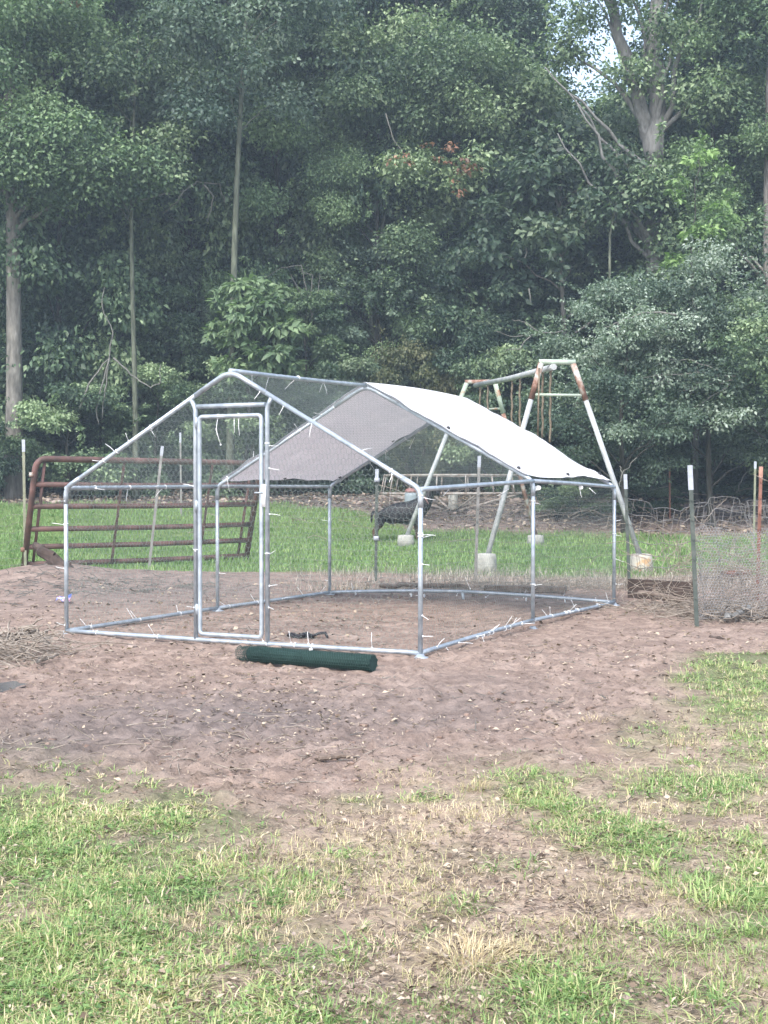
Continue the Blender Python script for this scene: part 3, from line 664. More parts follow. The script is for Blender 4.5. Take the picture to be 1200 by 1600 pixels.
# ------------------------------------------------------------------ dog
def skin_body(name, V, Ed, Rd, m, parent=None, sub_=2, root=0):
    me = bpy.data.meshes.new(name); me.from_pydata(V, Ed, []); me.update()
    ob = link(name, me, m, parent); md = ob.modifiers.new('skin', 'SKIN'); md.use_smooth_shade = True
    for i, r in enumerate(Rd):
        sv = me.skin_vertices[0].data[i]; sv.radius = r if isinstance(r, tuple) else (r, r); sv.use_root = (i == root)
    s_ = ob.modifiers.new('sub', 'SUBSURF'); s_.levels = sub_; s_.render_levels = sub_
    return ob
m, t, o = mat('black_and_tan_coat'); b = N(t, 'ShaderNodeBsdfPrincipled', Roughness=.6); b.inputs['Specular IOR Level'].default_value = .3
tc = t.nodes.new('ShaderNodeTexCoord'); sp = t.nodes.new('ShaderNodeSeparateXYZ'); t.links.new(tc.outputs['Object'], sp.inputs[0])
nz = noise(t, 9, 3); ad = N(t, 'ShaderNodeMath', _operation='MULTIPLY_ADD'); t.links.new(nz, ad.inputs[0]); ad.inputs[1].default_value = .12; t.links.new(sp.outputs['Z'], ad.inputs[2])
leg = ramp(t, ad.outputs[0], [(0.0, (.10, .055, .03)), (.24, (.08, .045, .028)), (.31, (.010, .010, .012))])
bc = mixc(t, ramp(t, noise(t, 60, 3), [(.4, (0, 0, 0)), (.7, (.5, .5, .5))]), leg, (.022, .023, .028)); t.links.new(bc, b.inputs['Base Color']); t.links.new(b.outputs[0], o.inputs[0]); M['dog'] = m
dd_ = 23.4; xd = px2x(624, dd_); zd = gzf(xd, dd_)
dog = empty('dog', (xd, dd_, zd)); tag(dog, 'black dog with tan legs standing in the grass facing right with its head raised', 'dog')
V = [(-.30, 0, .43),   # pelvis 0
     (-.10, 0, .42), (.12, 0, .41), (.30, 0, .43), (.40, 0, .56), (.47, 0, .67),  # spine 1,2 chest 3 neck 4,5
     # hind legs
     (-.33, .09, .36), (-.27, .10, .27), (-.38, .10, .16), (-.36, .10, .03), (-.31, .10, .012),
     (-.33, -.09, .36), (-.29, -.10, .27), (-.41, -.10, .16), (-.40, -.10, .03), (-.35, -.10, .012),
     # front legs
     (.29, .09, .38), (.27, .10, .24), (.29, .10, .12), (.29, .10, .03), (.335, .10, .012),
     (.32, -.09, .38), (.31, -.10, .24), (.33, -.10, .12), (.33, -.10, .03), (.375, -.10, .012),
     # head
     (.53, 0, .735), (.60, 0, .715), (.67, 0, .695)]
Ed = [(0,1),(1,2),(2,3),(3,4),(4,5),(0,6),(6,7),(7,8),(8,9),(9,10),(0,11),(11,12),(12,13),(13,14),(14,15),(3,16),(16,17),(17,18),(18,19),(19,20),(3,21),(21,22),(22,23),(23,24),(24,25),(5,26),(26,27),(27,28)]
Rd = [(.18,.165),(.175,.17),(.185,.18),(.19,.19),(.135,.135),(.11,.11), .085,.06,.034,.03,.034, .085,.06,.034,.03,.034, .075,.048,.034,.03,.036, .075,.048,.034,.03,.036, (.085,.08),(.055,.05),(.04,.035)]
skin_body('body', V, Ed, Rd, M['dog'], dog)
for s in (-1, 1):
    mb = MB(); e0 = Vector((.50, s * .06, .80)); e1_ = Vector((.52, s * .105, .775)); e2 = Vector((.535, s * .11, .70))
    mb.tube([e0, e1_, e2], [.028, .032, .008], 8).build('ear', M['dog'], dog, origin=(0, 0, 0))
    MB().lathe((.585, s * .045, .755), [(.004, -.008), (.010, 0), (.004, .008)], 8, (0, s, 0)).build('eye', M['black'], dog, origin=(0, 0, 0))
MB().lathe((.70, 0, .705), [(.008, -.015), (.018, 0), (.008, .012)], 8, (1, 0, 0)).build('nose', M['black'], dog, origin=(0, 0, 0))
skin_body('tail', [(-.40, 0, .45), (-.44, 0, .40), (-.45, 0, .33), (-.45, 0, .27)], [(0,1),(1,2),(2,3)], [.03, .026, .02, .012], M['dog'], dog)
MB().tube([Vector((.43, .115 * math.cos(a_), .61 + .10 * math.sin(a_))) + Vector((-.06 * math.sin(a_), 0, 0)) for a_ in [2 * math.pi * i / 16 for i in range(16)]], .012, 6, closed=True).build('collar', M['red'], dog, origin=(0, 0, 0))
dog.scale = (1.1, 1.15, 1.2)

# ------------------------------------------------------------------ timber, logs, scraps
def log(name, p0, p1, r, m, label, cat, bendv=.03, n=12, rr=None, seed=0, parent=None):
    rg = random.Random(seed); p0 = Vector(p0); p1 = Vector(p1); k = 9; pts = []; rad = []
    for i in range(k):
        s = i / (k - 1); pts.append(lerp(p0, p1, s) + Vector((rg.uniform(-1, 1) * bendv, rg.uniform(-1, 1) * bendv, rg.uniform(-.5, .5) * bendv)))
        rad.append((r if rr is None else r + (rr - r) * s) * rg.uniform(.82, 1.15))
    mb = MB().tube(pts, rad, n)
    for v in mb.v:
        v += Vector((rg.uniform(-1, 1), rg.uniform(-1, 1), rg.uniform(-1, 1))) * r * .12
    o_ = mb.build(name, M[m], parent, smooth=False, origin=p0 if parent is None else None)
    if parent is None: tag(o_, label, cat)
    return o_
gx = lambda px, d: px2x(px, d)
log('broken_log', (gx(54, 16.3), 16.4, .40), (gx(116, 16.3), 16.1, .10), .045, 'wood_dark', 'broken brown log leaning on the dirt heap at the foot of the gate', 'log', .05, 14, .12, 1)
log('dead_branch', (gx(1000, 12.9), 13.0, .10), (gx(1086, 12.7), 12.3, .045), .03, 'wood_grey', 'crooked piece of dead wood lying in front of the dark board', 'branch', .02, 8, .02, 2)
log('rotten_log', (gx(596, 14.5), 14.5, .06), (gx(735, 14.4), 14.35, .05), .028, 'wood_grey', 'grey rotten log on the ground behind the rear rail', 'log', .03, 12, .02, 3)
bd = MB(); c0 = Vector((gx(985, 13.4), 13.4, .07)); c1 = Vector((gx(1090, 12.9), 12.9, .07)); ddv = (c1 - c0); an = math.atan2(ddv.y, ddv.x)
bd.box((c0 + c1) / 2 + Vector((0, .05, .03)), (ddv.length, .06, .20), Matrix.Rotation(an, 3, 'Z'))
tag(bd.build('board', M['wood_dark'], None, False, origin=(c0 + c1) / 2), 'long dark board lying on edge beside the run rear corner', 'board')
bd = MB(); c0 = Vector((gx(745, 14.0), 14.2, .05)); c1 = Vector((gx(905, 13.8), 13.9, .05)); ddv = (c1 - c0); an = math.atan2(ddv.y, ddv.x)
bd.box((c0 + c1) / 2 + Vector((0, .1, .0)), (ddv.length * .8, .12, .05), Matrix.Rotation(an, 3, 'Z'))
tag(bd.build('timber', M['wood_grey'], None, False, origin=(c0 + c1) / 2), 'half buried weathered timber behind the rear rail of the run', 'timber')
log('stake', (gx(1022, 13), 13., .0), (gx(1023, 13), 13., .17), .02, 'wood_grey', 'short wooden stake stuck beside the dark board', 'stake', .004, 7, None, 4)
log('stick', (gx(45, 8.3), 8.35, .02), (gx(85, 8.6), 8.7, .03), .012, 'twig', 'thick pale stick poking out of the twig heap', 'stick', .01, 7, .01, 5)
log('bark_piece', (gx(505, 5.9), 5.45, .012), (gx(545, 5.45), 5.5, .012), .010, 'wood_grey', 'dark flake of bark on the bare soil in the middle foreground', 'bark', .004, 7, .01, 6)
log('root_piece', (gx(1095, 10.2), 9.9, .01), (gx(1135, 9.7), 9.75, .012), .018, 'wood_dark', 'thin dark root lying near the bright grass at the right', 'root', .008, 7, .01, 7)
# tangle of black straps on the coop floor
hp = empty('strap_bundle', (gx(478, 9.8), 9.75, .02)); tag(hp, 'small black tangled strap and hook lying on the soil inside the run', 'strap')
rg = random.Random(3)
for k in range(5):
    p = Vector((gx(462 + k * 5, 9.8), 9.75 + rg.uniform(-.05, .05), .03)); a_ = rg.uniform(0, 6)
    MB().tube([p + Vector((math.cos(a_ + i * .5) * .05 * (1 + i * .1), math.sin(a_ + i * .5) * .04, .012 * math.sin(i * 1.4) + .01)) for i in range(7)], .011, 6).build('strap', M['black'], hp)
MB().tube([Vector((gx(485, 9.8), 9.72, .03)), Vector((gx(498, 9.8), 9.78, .05)), Vector((gx(508, 9.8), 9.8, .052)), Vector((gx(512, 9.8), 9.78, .02))], .010, 6).build('hook', M['black'], hp)
# wrapper
mb = MB(); x0, y0 = gx(97, 12.9), 12.95; z0 = gzf(x0, y0) + .03
rg = random.Random(8); 
for j in range(4):
    for i in range(5): mb.v.append(Vector((x0 - .07 + i * .035, y0 - .05 + j * .03, z0 + rg.uniform(-.015, .03) + j * .012)))
for j in range(3):
    for i in range(4): mb.f.append((j * 5 + i, j * 5 + i + 1, j * 5 + i + 6, j * 5 + i + 5))
wr_ = mb.build('wrapper', M['wrap_blue'], None, origin=(x0, y0, z0)); sm_ = wr_.modifiers.new('s', 'SOLIDIFY'); sm_.thickness = .002
tag(wr_, 'crumpled blue and red wrapper on the soil beside the left front post', 'litter')
# puddle
pd = MB(); x0, y0 = gp(8, 1078); n_ = 26
for i in range(n_):
    a_ = 2 * math.pi * i / n_; r_ = 1 + .18 * math.sin(a_ * 3 + 1) + .1 * math.sin(a_ * 5)
    pd.v.append(Vector((x0 + math.cos(a_) * .085 * r_, y0 + math.sin(a_) * .22 * r_, gzf(x0, y0) + .024)))
pd.f.append(tuple(range(n_)))
m, t, o = mat('muddy_water'); b = N(t, 'ShaderNodeBsdfPrincipled', Roughness=.12); b.inputs['Base Color'].default_value = (.12, .115, .12, 1)
bn_ = N(t, 'ShaderNodeBump', Strength=.15, Distance=.003); t.links.new(noise(t, 12, 3), bn_.inputs['Height']); t.links.new(bn_.outputs[0], b.inputs['Normal']); t.links.new(b.outputs[0], o.inputs[0])
tag(pd.build('puddle', m, None, False), kind='structure')

# ------------------------------------------------------------------ blades, straw, stones
def blades(name, m, x, y, h, wd, tint, lean_=.5, flat=False, rng=RNG, spread=None, zoff=0., extra_z=None):
    n = len(x); z = gz(x, y) + zoff + (0 if extra_z is None else extra_z)
    a_ = rng.random(n) * 2 * math.pi if spread is None else spread + rng.normal(0, .5, n)
    d = np.stack([np.cos(a_), np.sin(a_)], 1); ln = rng.random(n) * lean_ + .1
    sdx = np.stack([-d[:, 1], d[:, 0]], 1); fa = rng.random(n) * math.pi
    # blade width direction: mostly across lean
    p0 = np.stack([x, y, z], 1)
    def pt(s, side):
        hor = h * ln * s ** 1.6; ver = h * (s - np.minimum(ln * .42, .75) * s ** 2) if not flat else h * .14 * np.sin(s * 3.1)
        if flat: hor = h * s
        q = p0.copy(); q[:, 0] += d[:, 0] * hor + sdx[:, 0] * side; q[:, 1] += d[:, 1] * hor + sdx[:, 1] * side; q[:, 2] += ver
        return q
    w2 = wd / 2
    Vv = np.stack([pt(0, -w2), pt(0, w2), pt(.5, w2 * .8), pt(.5, -w2 * .8), pt(1.0, 0)], 1)
    b_ = (np.arange(n) * 5)[:, None]
    Ft = np.concatenate([np.concatenate([b_, b_ + 1, b_ + 2], 1), np.concatenate([b_, b_ + 2, b_ + 3], 1), np.concatenate([b_ + 3, b_ + 2, b_ + 4], 1)])
    me = npmesh(name, Vv.reshape(-1, 3), Ft, dict(tint=np.repeat(tint, 5)))
    return link(name, me, m)
def pick(n, x0, x1, y0, y1, maskf, power=1.6):
    # sample points with more of them near the camera
    u = RNG.random(n); yy = (y0 ** (1 - power) + u * (y1 ** (1 - power) - y0 ** (1 - power))) ** (1 / (1 - power))
    hw = np.minimum(.31 * yy + .5, max(-x0, x1)); xx = (RNG.random(n) * 2 - 1) * hw
    k = RNG.random(n) < maskf(xx, yy); return xx[k], yy[k]
# green tufts in the foreground
tx, ty = pick(40000, -4, 4, 2.0, 9, lambda x, y: np.clip((green_mask(x, y) * 1.5 - .12) * np.clip(fbm(x + 20, y, 3, 4.) * 3.4 - .95, .06, 1.2), 0, 1) )
nb = RNG.integers(7, 15, len(tx)); bx = np.repeat(tx, nb); by = np.repeat(ty, nb); ts = np.repeat(RNG.random(len(tx)), nb)
an_ = RNG.random(len(bx)) * 6.283; rr = RNG.random(len(bx)) ** .6 * np.repeat(RNG.uniform(.012, .04, len(tx)), nb)
bx = bx + np.cos(an_) * rr; by = by + np.sin(an_) * rr
hh = (.013 + .032 * RNG.random(len(bx)) ** 1.5) * np.repeat(.5 + 1.1 * fbm(tx + 60, ty, 3, 2.2) ** 1.5 + .5 * RNG.random(len(tx)), nb)
tint = np.clip(.34 + .7 * (fbm(bx, by, 3, 2.) - .4) + .25 * ts + RNG.normal(0, .13, len(bx)) + (RNG.random(len(bx)) < .08) * .45, 0, 1)
tag(blades('grass', M['grass'], bx, by, hh, RNG.uniform(.0024, .0055, len(bx)), tint, 2.3, spread=an_), 'patches of short green lawn grass in the foreground', 'grass', kind='stuff')
# sparse mixed grass
tx, ty = pick(30000, -4, 4, 2.0, 11, lambda x, y: sparse_mask(x, y) * np.clip(fbm(x, y, 4, 3.5) * 2.6 - .85, .03, 1))
nb = RNG.integers(3, 8, len(tx)); bx = np.repeat(tx, nb); by = np.repeat(ty, nb); an_ = RNG.random(len(bx)) * 6.283; rr = RNG.random(len(bx)) * .035
bx = bx + np.cos(an_) * rr; by = by + np.sin(an_) * rr
tint = np.clip(RNG.normal(.66, .13, len(bx)) + 1.2 * (fbm(bx + 50, by, 3, 1.8) - .5), .1, 1)
tag(blades('thin_grass', M['grass'], bx, by, .012 + .035 * RNG.random(len(bx)) ** 1.5, RNG.uniform(.0014, .003, len(bx)), tint, 1.6, spread=an_), 'thin yellowing grass over the bare soil', 'grass', kind='stuff')
# small clover leaves
cx_, cy_ = pick(9000, -4, 4, 2.0, 8, lambda x, y: np.clip(green_mask(x, y) * 1.2 - .25, 0, 1))
def leafquads(pos, dirv, nor, L, W, tint, name, m, fold=.12, parent=None, droop=.15):
    dirv = dirv / np.linalg.norm(dirv, axis=1, keepdims=True); sd_ = np.cross(nor, dirv); sd_ /= np.maximum(np.linalg.norm(sd_, axis=1, keepdims=True), 1e-6)
    nn = np.cross(dirv, sd_); L = L[:, None]; W = W[:, None]
    b0 = pos; tip = pos + dirv * L - nn * L * droop; md = pos + dirv * L * .45
    lf = md + sd_ * W * .5 + nn * W * fold; rt = md - sd_ * W * .5 + nn * W * fold
    Vv = np.stack([b0, lf, tip, rt], 1).reshape(-1, 3); n = len(pos); b_ = (np.arange(n) * 4)[:, None]
    Ft = np.stack([np.concatenate([b_, b_ + 2, b_ + 1], 1), np.concatenate([b_, b_ + 3, b_ + 2], 1)], 1).reshape(-1, 3)
    return npmesh(name, Vv, Ft, dict(tint=np.repeat(tint, 4)))
nl = 4; px_ = np.repeat(cx_, nl); py_ = np.repeat(cy_, nl); a_ = RNG.random(len(px_)) * 6.283
pos = np.stack([px_ + np.cos(a_) * .006, py_ + np.sin(a_) * .006, gz(px_, py_) + RNG.uniform(.008, .03, len(px_))], 1)
me = leafquads(pos, np.stack([np.cos(a_), np.sin(a_), RNG.uniform(-.2, .6, len(a_))], 1), np.stack([np.zeros(len(a_)), np.zeros(len(a_)), np.ones(len(a_))], 1) + RNG.normal(0, .3, (len(a_), 3)), RNG.uniform(.010, .022, len(a_)), RNG.uniform(.006, .012, len(a_)), np.clip(RNG.normal(.3, .15, len(a_)), 0, 1), 'clover', None)
tag(link('ground_weeds', me, M['grass']), 'small broad leaved weeds among the lawn grass', 'weeds', kind='stuff')
# straw litter lying flat
bx, by = pick(40000, -6, 6, 2.0, 15.5, lambda x, y: np.clip(.25 + .9 * sparse_mask(x, y) * fbm(x, y, 2, 3.) + .35 * (fbm(x + 9, y, 3, 1.5) > .55), 0, 1), 1.7)
tag(blades('straw_litter', M['straw'], bx, by, .012 + .05 * RNG.random(len(bx)) ** 2.2 * (1 + by / 12), RNG.uniform(.0016, .0045, len(bx)) * (1 + by / 9), RNG.random(len(bx)), flat=True, zoff=.006), 'dry straw and leaf scraps scattered over the soil', 'straw', kind='stuff')
fx_, fy_ = pick(42000, -6, 6, 2.2, 15.5, lambda x, y: np.clip(.15 + 1.8 * (fbm(x + 4, y, 3, 1.4) - .38), 0, 1), 1.6)
a_ = RNG.random(len(fx_)) * 6.283; sz = (.007 + .02 * RNG.random(len(fx_)) ** 2.2) * (.5 + fy_ / 7)
me = leafquads(np.stack([fx_, fy_, gz(fx_, fy_) + .010 + RNG.random(len(fx_)) * .012], 1), np.stack([np.cos(a_), np.sin(a_), RNG.normal(0, .25, len(a_))], 1), np.array([[0, 0, 1.]]) + RNG.normal(0, .35, (len(a_), 3)), sz, sz * RNG.uniform(.25, .8, len(a_)), np.where(RNG.random(len(a_)) < .55, RNG.uniform(0, .35, len(a_)), RNG.uniform(.6, 1, len(a_))), 'leaf_scraps', None)
tag(link('leaf_scraps', me, M['straw']), 'torn dead leaf scraps and bark chips on the bare soil', 'leaf litter', kind='stuff')
# lawn beyond the fence
n = 100000; bx = RNG.uniform(-11, 11, n); by = 15 + 14 * RNG.random(n) ** .8; k = (RNG.random(n) < lawn_mask(bx, by)) & (np.abs(bx) < .34 * by + 1); bx = bx[k]; by = by[k]
tint = np.clip(.22 + .45 * (fbm(bx, by, 3, .8) - .35) + RNG.normal(0, .12, len(bx)), 0, .75)
tag(blades('lawn_grass', M['grass'], bx, by, RNG.uniform(.04, .11, len(bx)) * (.6 + .8 * fbm(bx, by, 2, 1.5)), RNG.uniform(.008, .016, len(bx)), tint, 1.0), 'strip of bright green lawn between the run and the wood', 'grass', kind='stuff')
# dry tall weeds along the rear of the run
n = 16000; bx = RNG.uniform(-1.2, 4.6, n); by = RNG.uniform(13.9, 17.2, n)
k = RNG.random(n) < np.clip(fbm(bx, by, 3, 1.2) * 1.8 - .45, 0, 1) * sstep(13.8, 14.8, by) * sstep(-1.5, .5, bx); bx = bx[k]; by = by[k]
tag(blades('dry_weeds', M['dead_weed'], bx, by, RNG.uniform(.05, .20, len(bx)), RNG.uniform(.003, .007, len(bx)), RNG.random(len(bx)), 1.0), 'pale dead grass and weeds behind the run', 'dry grass', kind='stuff')
# golden hay tuft in the foreground, plus smaller ones
def tuft(px, py, n, r, h, label, mt='golden_straw', lean_=1.7):
    x0, y0 = gp(px, py); a_ = RNG.random(n) * 6.283; rr = RNG.random(n) ** .5 * r
    x = x0 + np.cos(a_) * rr; y = y0 + np.sin(a_) * rr * 1.2
    me_o = blades('straw_tuft', M[mt], x - x0 + x0, y, h * RNG.uniform(.4, 1.1, n), RNG.uniform(.0015, .0035, n), RNG.random(n), lean_, spread=a_)
    tag(me_o, label, 'straw tuft', kind='stuff'); return me_o
tuft(735, 1505, 260, .085, .07, 'golden tuft of dead straw in the foreground, the largest one', lean_=2.6)
tuft(800, 1490, 130, .05, .05, 'small straw tuft right of the large golden tuft')
tuft(745, 1235, 120, .06, .05, 'pale straw tuft at the upper edge of the right green patch')
tuft(930, 1130, 90, .06, .05, 'pale dead weed crown on bare soil right of centre')
tuft(1075, 1165, 160, .10, .03, 'flat golden straw patch near the right edge')
tuft(425, 1340, 160, .10, .03, 'flat brown straw patch in the middle foreground', 'straw')
tuft(550, 920, 260, .3, .05, 'heap of orange brown straw behind the rear rail', 'golden_straw')
tuft(255, 1385, 40, .02, .08, 'broad bladed bright green grass clump at the left', 'grass', 1.4)
# stones
ico = MB(); 
import bmesh
bmi = bmesh.new(); bmesh.ops.create_icosphere(bmi, subdivisions=1, radius=1); iv = np.array([v.co[:] for v in bmi.verts]); iff = np.array([[v.index for v in f.verts] for f in bmi.faces]); bmi.free()
def rocks(name, x, y, s, m, label, cat):
    n = len(x); z = gz(x, y); jit = 1 + RNG.normal(0, .22, (n, len(iv), 1)); sc = np.stack([s * RNG.uniform(.8, 1.5, n), s * RNG.uniform(.8, 1.4, n), s * RNG.uniform(.35, .7, n)], 1)
    Vv = iv[None] * jit * sc[:, None]; Vv += np.stack([x, y, z + s * .15], 1)[:, None]
    Ff = iff[None] + (np.arange(n) * len(iv))[:, None, None]
    o_ = link(name, npmesh(name, Vv.reshape(-1, 3), Ff.reshape(-1, 3)), m); tag(o_, label, cat, kind='stuff')
bx, by = pick(2600, -5, 5, 2.5, 15, lambda x, y: np.clip(1 - .75 * sparse_mask(x, y), 0, 1), 1.5)
rocks('pebbles', bx, by, .0035 + .012 * RNG.random(len(bx)) ** 4, M['stone'], 'small stones scattered over the bare soil', 'pebbles')
m_clod = surf('soil_clod', [(.3, (.13, .09, .072)), (.6, (.23, .165, .135)), (.8, (.33, .25, .21))], 20, .95, 0, .6, 60, .004)
bx, by = pick(5200, -6, 6, 3.5, 17, lambda x, y: np.clip((fbm(x, y, 3, 1.6) * 2.2 - .8), 0, 1) * (1 - sparse_mask(x, y)), 1.4)
rocks('soil_clods', bx, by, .004 + .017 * RNG.random(len(bx)) ** 3, m_clod, 'crumbled clods of brown soil', 'soil')
st = MB(); xs0, ys0 = gp(992, 1050)
for i_, (px, py, s, lab) in enumerate(((992, 1051, .03, 'pale flat stone alone on the bare soil right of the run'), (562, 1126, .024, 'small pale stone on the soil in front of the green roll'), (205, 1013, .035, 'brown stone just below the left front rail'), (988, 1043, .02, 'tiny pale pebble behind the flat stone'))):
    x0, y0 = gp(px, py); rg = random.Random(i_); mb = MB(); 
    for v in iv: mb.v.append(Vector((x0 + v[0] * s * 1.3 * rg.uniform(.8, 1.2), y0 + v[1] * s * rg.uniform(.8, 1.2), gzf(x0, y0) + .008 + v[2] * s * .5 * rg.uniform(.8, 1.2))))
    mb.f = [tuple(f) for f in iff]; tag(mb.build('stone', M['stone'], None, True, origin=(x0, y0, 0)), lab, 'stone')
# bits on the far leaf-litter bank
n = 9000; bx = RNG.uniform(-11, 11, n); by = RNG.uniform(24, 33, n); k = (1 - lawn_mask(bx, by)) > .5; bx = bx[k]; by = by[k]
a_ = RNG.random(len(bx)) * 6.283
me = leafquads(np.stack([bx, by, gz(bx, by) + RNG.uniform(.01, .05, len(bx))], 1), np.stack([np.cos(a_), np.sin(a_), RNG.normal(0, .3, len(bx))], 1), np.array([[0, 0, 1.]]) + RNG.normal(0, .5, (len(bx), 3)), RNG.uniform(.06, .14, len(bx)), RNG.uniform(.04, .09, len(bx)), RNG.random(len(bx)), 'fallen_leaves', None)
tag(link('fallen_leaves', me, M['straw']), 'brown leaf litter on the bank at the edge of the wood', 'leaf litter', kind='stuff')
# rubble stones on the bank
n = 420; bx = RNG.uniform(-9, 10, n); by = RNG.uniform(24.6, 31, n); k = (1 - lawn_mask(bx, by)) > .8; rocks('bank_stones', bx[k], by[k], .03 + .08 * RNG.random(k.sum()) ** 2, M['stone'], 'grey stones and debris on the bank below the trees', 'stones')

# heaps of twigs
def twigs(name, cx0, cy0, rx, ry, n, L, r, m, label, cat, hmax=.1, updown=.5, kind='stuff'):
    x = cx0 + RNG.normal(0, 1, n) * rx * .5; y = cy0 + RNG.normal(0, 1, n) * ry * .5; z = gz(x, y) + RNG.random(n) ** 1.5 * hmax
    a_ = RNG.random(n) * 6.283; Ls = L * RNG.uniform(.4, 1.2, n); dz = RNG.normal(0, updown, n)
    P0 = np.stack([x, y, z], 1); D1 = np.stack([np.cos(a_), np.sin(a_), np.abs(dz)], 1) * Ls[:, None] / 3; segs0 = []; segs1 = []; p = P0
    for k in range(3):
        q = p + D1 + RNG.normal(0, .12, (n, 3)) * Ls[:, None] / 3; q[:, 2] = np.maximum(q[:, 2], gz(q[:, 0], q[:, 1]) + .003); segs0.append(p); segs1.append(q); p = q
        D1 = D1 * np.array([1, 1, .4]) + RNG.normal(0, .25, (n, 3)) * Ls[:, None] / 3
    V, Fc = prisms(np.concatenate(segs0), np.concatenate(segs1), r); o_ = link(name, npmesh(name, V, Fc), m); tag(o_, label, cat, kind=kind); return o_
x0, y0 = gp(22, 1030); twigs('twig_heap', x0, y0, .32, .45, 150, .35, .004, M['twig'], 'heap of grey twigs and roots at the left edge', 'twigs', .10, .25)
x0, y0 = gp(20, 1000); twigs('dead_leaf_pile', x0, y0, .3, .5, 160, .12, .008, M['twig'], 'brown rotten scraps behind the twig heap', 'debris', .05, .3)
x0, y0 = gp(300, 1165); twigs('scattered_twigs', x0, y0, 1.3, .9, 110, .20, .0026, M['twig'], 'thin pale twigs scattered on the bare soil', 'twigs', .01, .08)
x0, y0 = gp(760, 1090); twigs('scattered_twigs', x0, y0, 2.2, 2.2, 150, .12, .002, M['twig_wood'], 'small dark twigs scattered in front of the run', 'twigs', .01, .08)
twigs('floor_twigs', -.3, 11.5, 2.4, 2.6, 260, .13, .003, M['twig'], 'twigs and stalks lying on the soil inside the run', 'twigs', .015, .1)
twigs('heap_twigs', -3.6, 15.0, 2.2, 1.6, 320, .2, .004, M['twig_wood'], 'brown stalks and scraps on the dirt heap by the gate', 'twigs', .03, .12)
twigs('litter_twigs', 1.6, 14.6, 2.2, .7, 420, .26, .003, M['twig'], 'tangled dead stalks along the rear of the run', 'twigs', .09, .2)
twigs('chips', 2.9, 12.2, 1.0, .9, 500, .09, .004, M['straw'] if False else M['twig'], 'wood chips and leaf scraps in front of the dark board', 'wood chips', .02, .1)
twigs('bank_brush', 3.5, 26.5, 5.5, 2.2, 260, .8, .006, M['twig'], 'dead brushwood on the bank beyond the lawn', 'brushwood', .25, .25)
twigs('dead_weed_tangle', px2x(1160, 12.2), 12.2, .9, .8, 480, .42, .0028, M['twig'], 'grey tangle of dead weeds behind the wire netting at the right', 'dead weeds', .5, 1.1)
twigs('weed_mat', px2x(1150, 11.3), 11.4, .75, .5, 500, .25, .004, M['twig'], 'matted pale dead stalks at the foot of the right netting', 'dead weeds', .12, .3)
# tall reddish dry weeds left of run rear
# wire fences
def wire_fence(name, pts, label, h0, h1, cell=.1, r=.0012, m='post_grey', sag=.1, kind=None):
    ob = empty(name, pts[0]); tag(ob, label, 'wire fence')
    nW = 7; k = 0; K = 40
    def surf_pt(s, v):
        seg = s * (len(pts) - 1); i = min(int(seg), len(pts) - 2); f = seg - i; p = lerp(Vector(pts[i]), Vector(pts[i + 1]), f)
        g = gzf(p.x, p.y); sg = sag * math.sin(math.pi * f)
        return Vector((p.x + .05 * math.sin(s * 40 + v * 5), p.y + .06 * math.sin(s * 33 + v * 7), g + h0 + (h1 - h0 - sg) * v + .015 * math.sin(s * 50 + v * 11)))
    for j in range(nW):
        MB().tube([surf_pt(i / K, j / (nW - 1)) for i in range(K + 1)], r * 1.6, 4).build('line_wire', M[m], ob)
    tot = sum((Vector(pts[i + 1]) - Vector(pts[i])).length for i in range(len(pts) - 1)); n_ = int(tot / cell)
    A0 = []; B0 = []
    for i in range(n_ + 1):
        for j in range(nW - 1): A0.append(surf_pt(i / n_, j / (nW - 1))); B0.append(surf_pt(i / n_, (j + 1) / (nW - 1)))
    V, Fc = prisms(np.array(A0) - np.array(pts[0]), np.array(B0) - np.array(pts[0]), r); tag(link('stay_wires', npmesh('stay_wires', V, Fc), M[m], ob), kind='stuff')
    return ob
wire_fence('wire_fence', [(px2x(984, 15.1), 15.15, 0), (px2x(1130, 16.5), 16.5, 0), (px2x(1290, 17.5), 17.5, 0)], 'sagging grey wire fence running right from the green post behind the run', .05, 1.02, .12, .0026, 'post_grey', .16)
wire_fence('wire_fence', [(px2x(1092, 10.8), 10.9, 0), (px2x(1184, 13.3), 13.35, 0), (px2x(1260, 14), 14, 0)], 'grey wire fence running back from the nearest post to the rusty post', .05, 1.02, .12, .0018, 'post_grey', .10)
wire_fence('wire_fence', [(px2x(39, 17.6) - 3, 17.9, 0), (px2x(39, 17.6), 17.7, 0)], 'low wire fence running off to the left of the red gate', .05, .75, .15, .0012, 'post_grey', .15)
wire_fence('wire_fence', [(px2x(400, 19.0), 18.6, 0), (px2x(587, 16.), 16.0, 0), (px2x(743, 16), 16.05, 0), (px2x(984, 15.1), 15.2, 0)], 'thin wire fence strung between posts behind the run', .05, .95, .15, .0010, 'post_grey', .10)
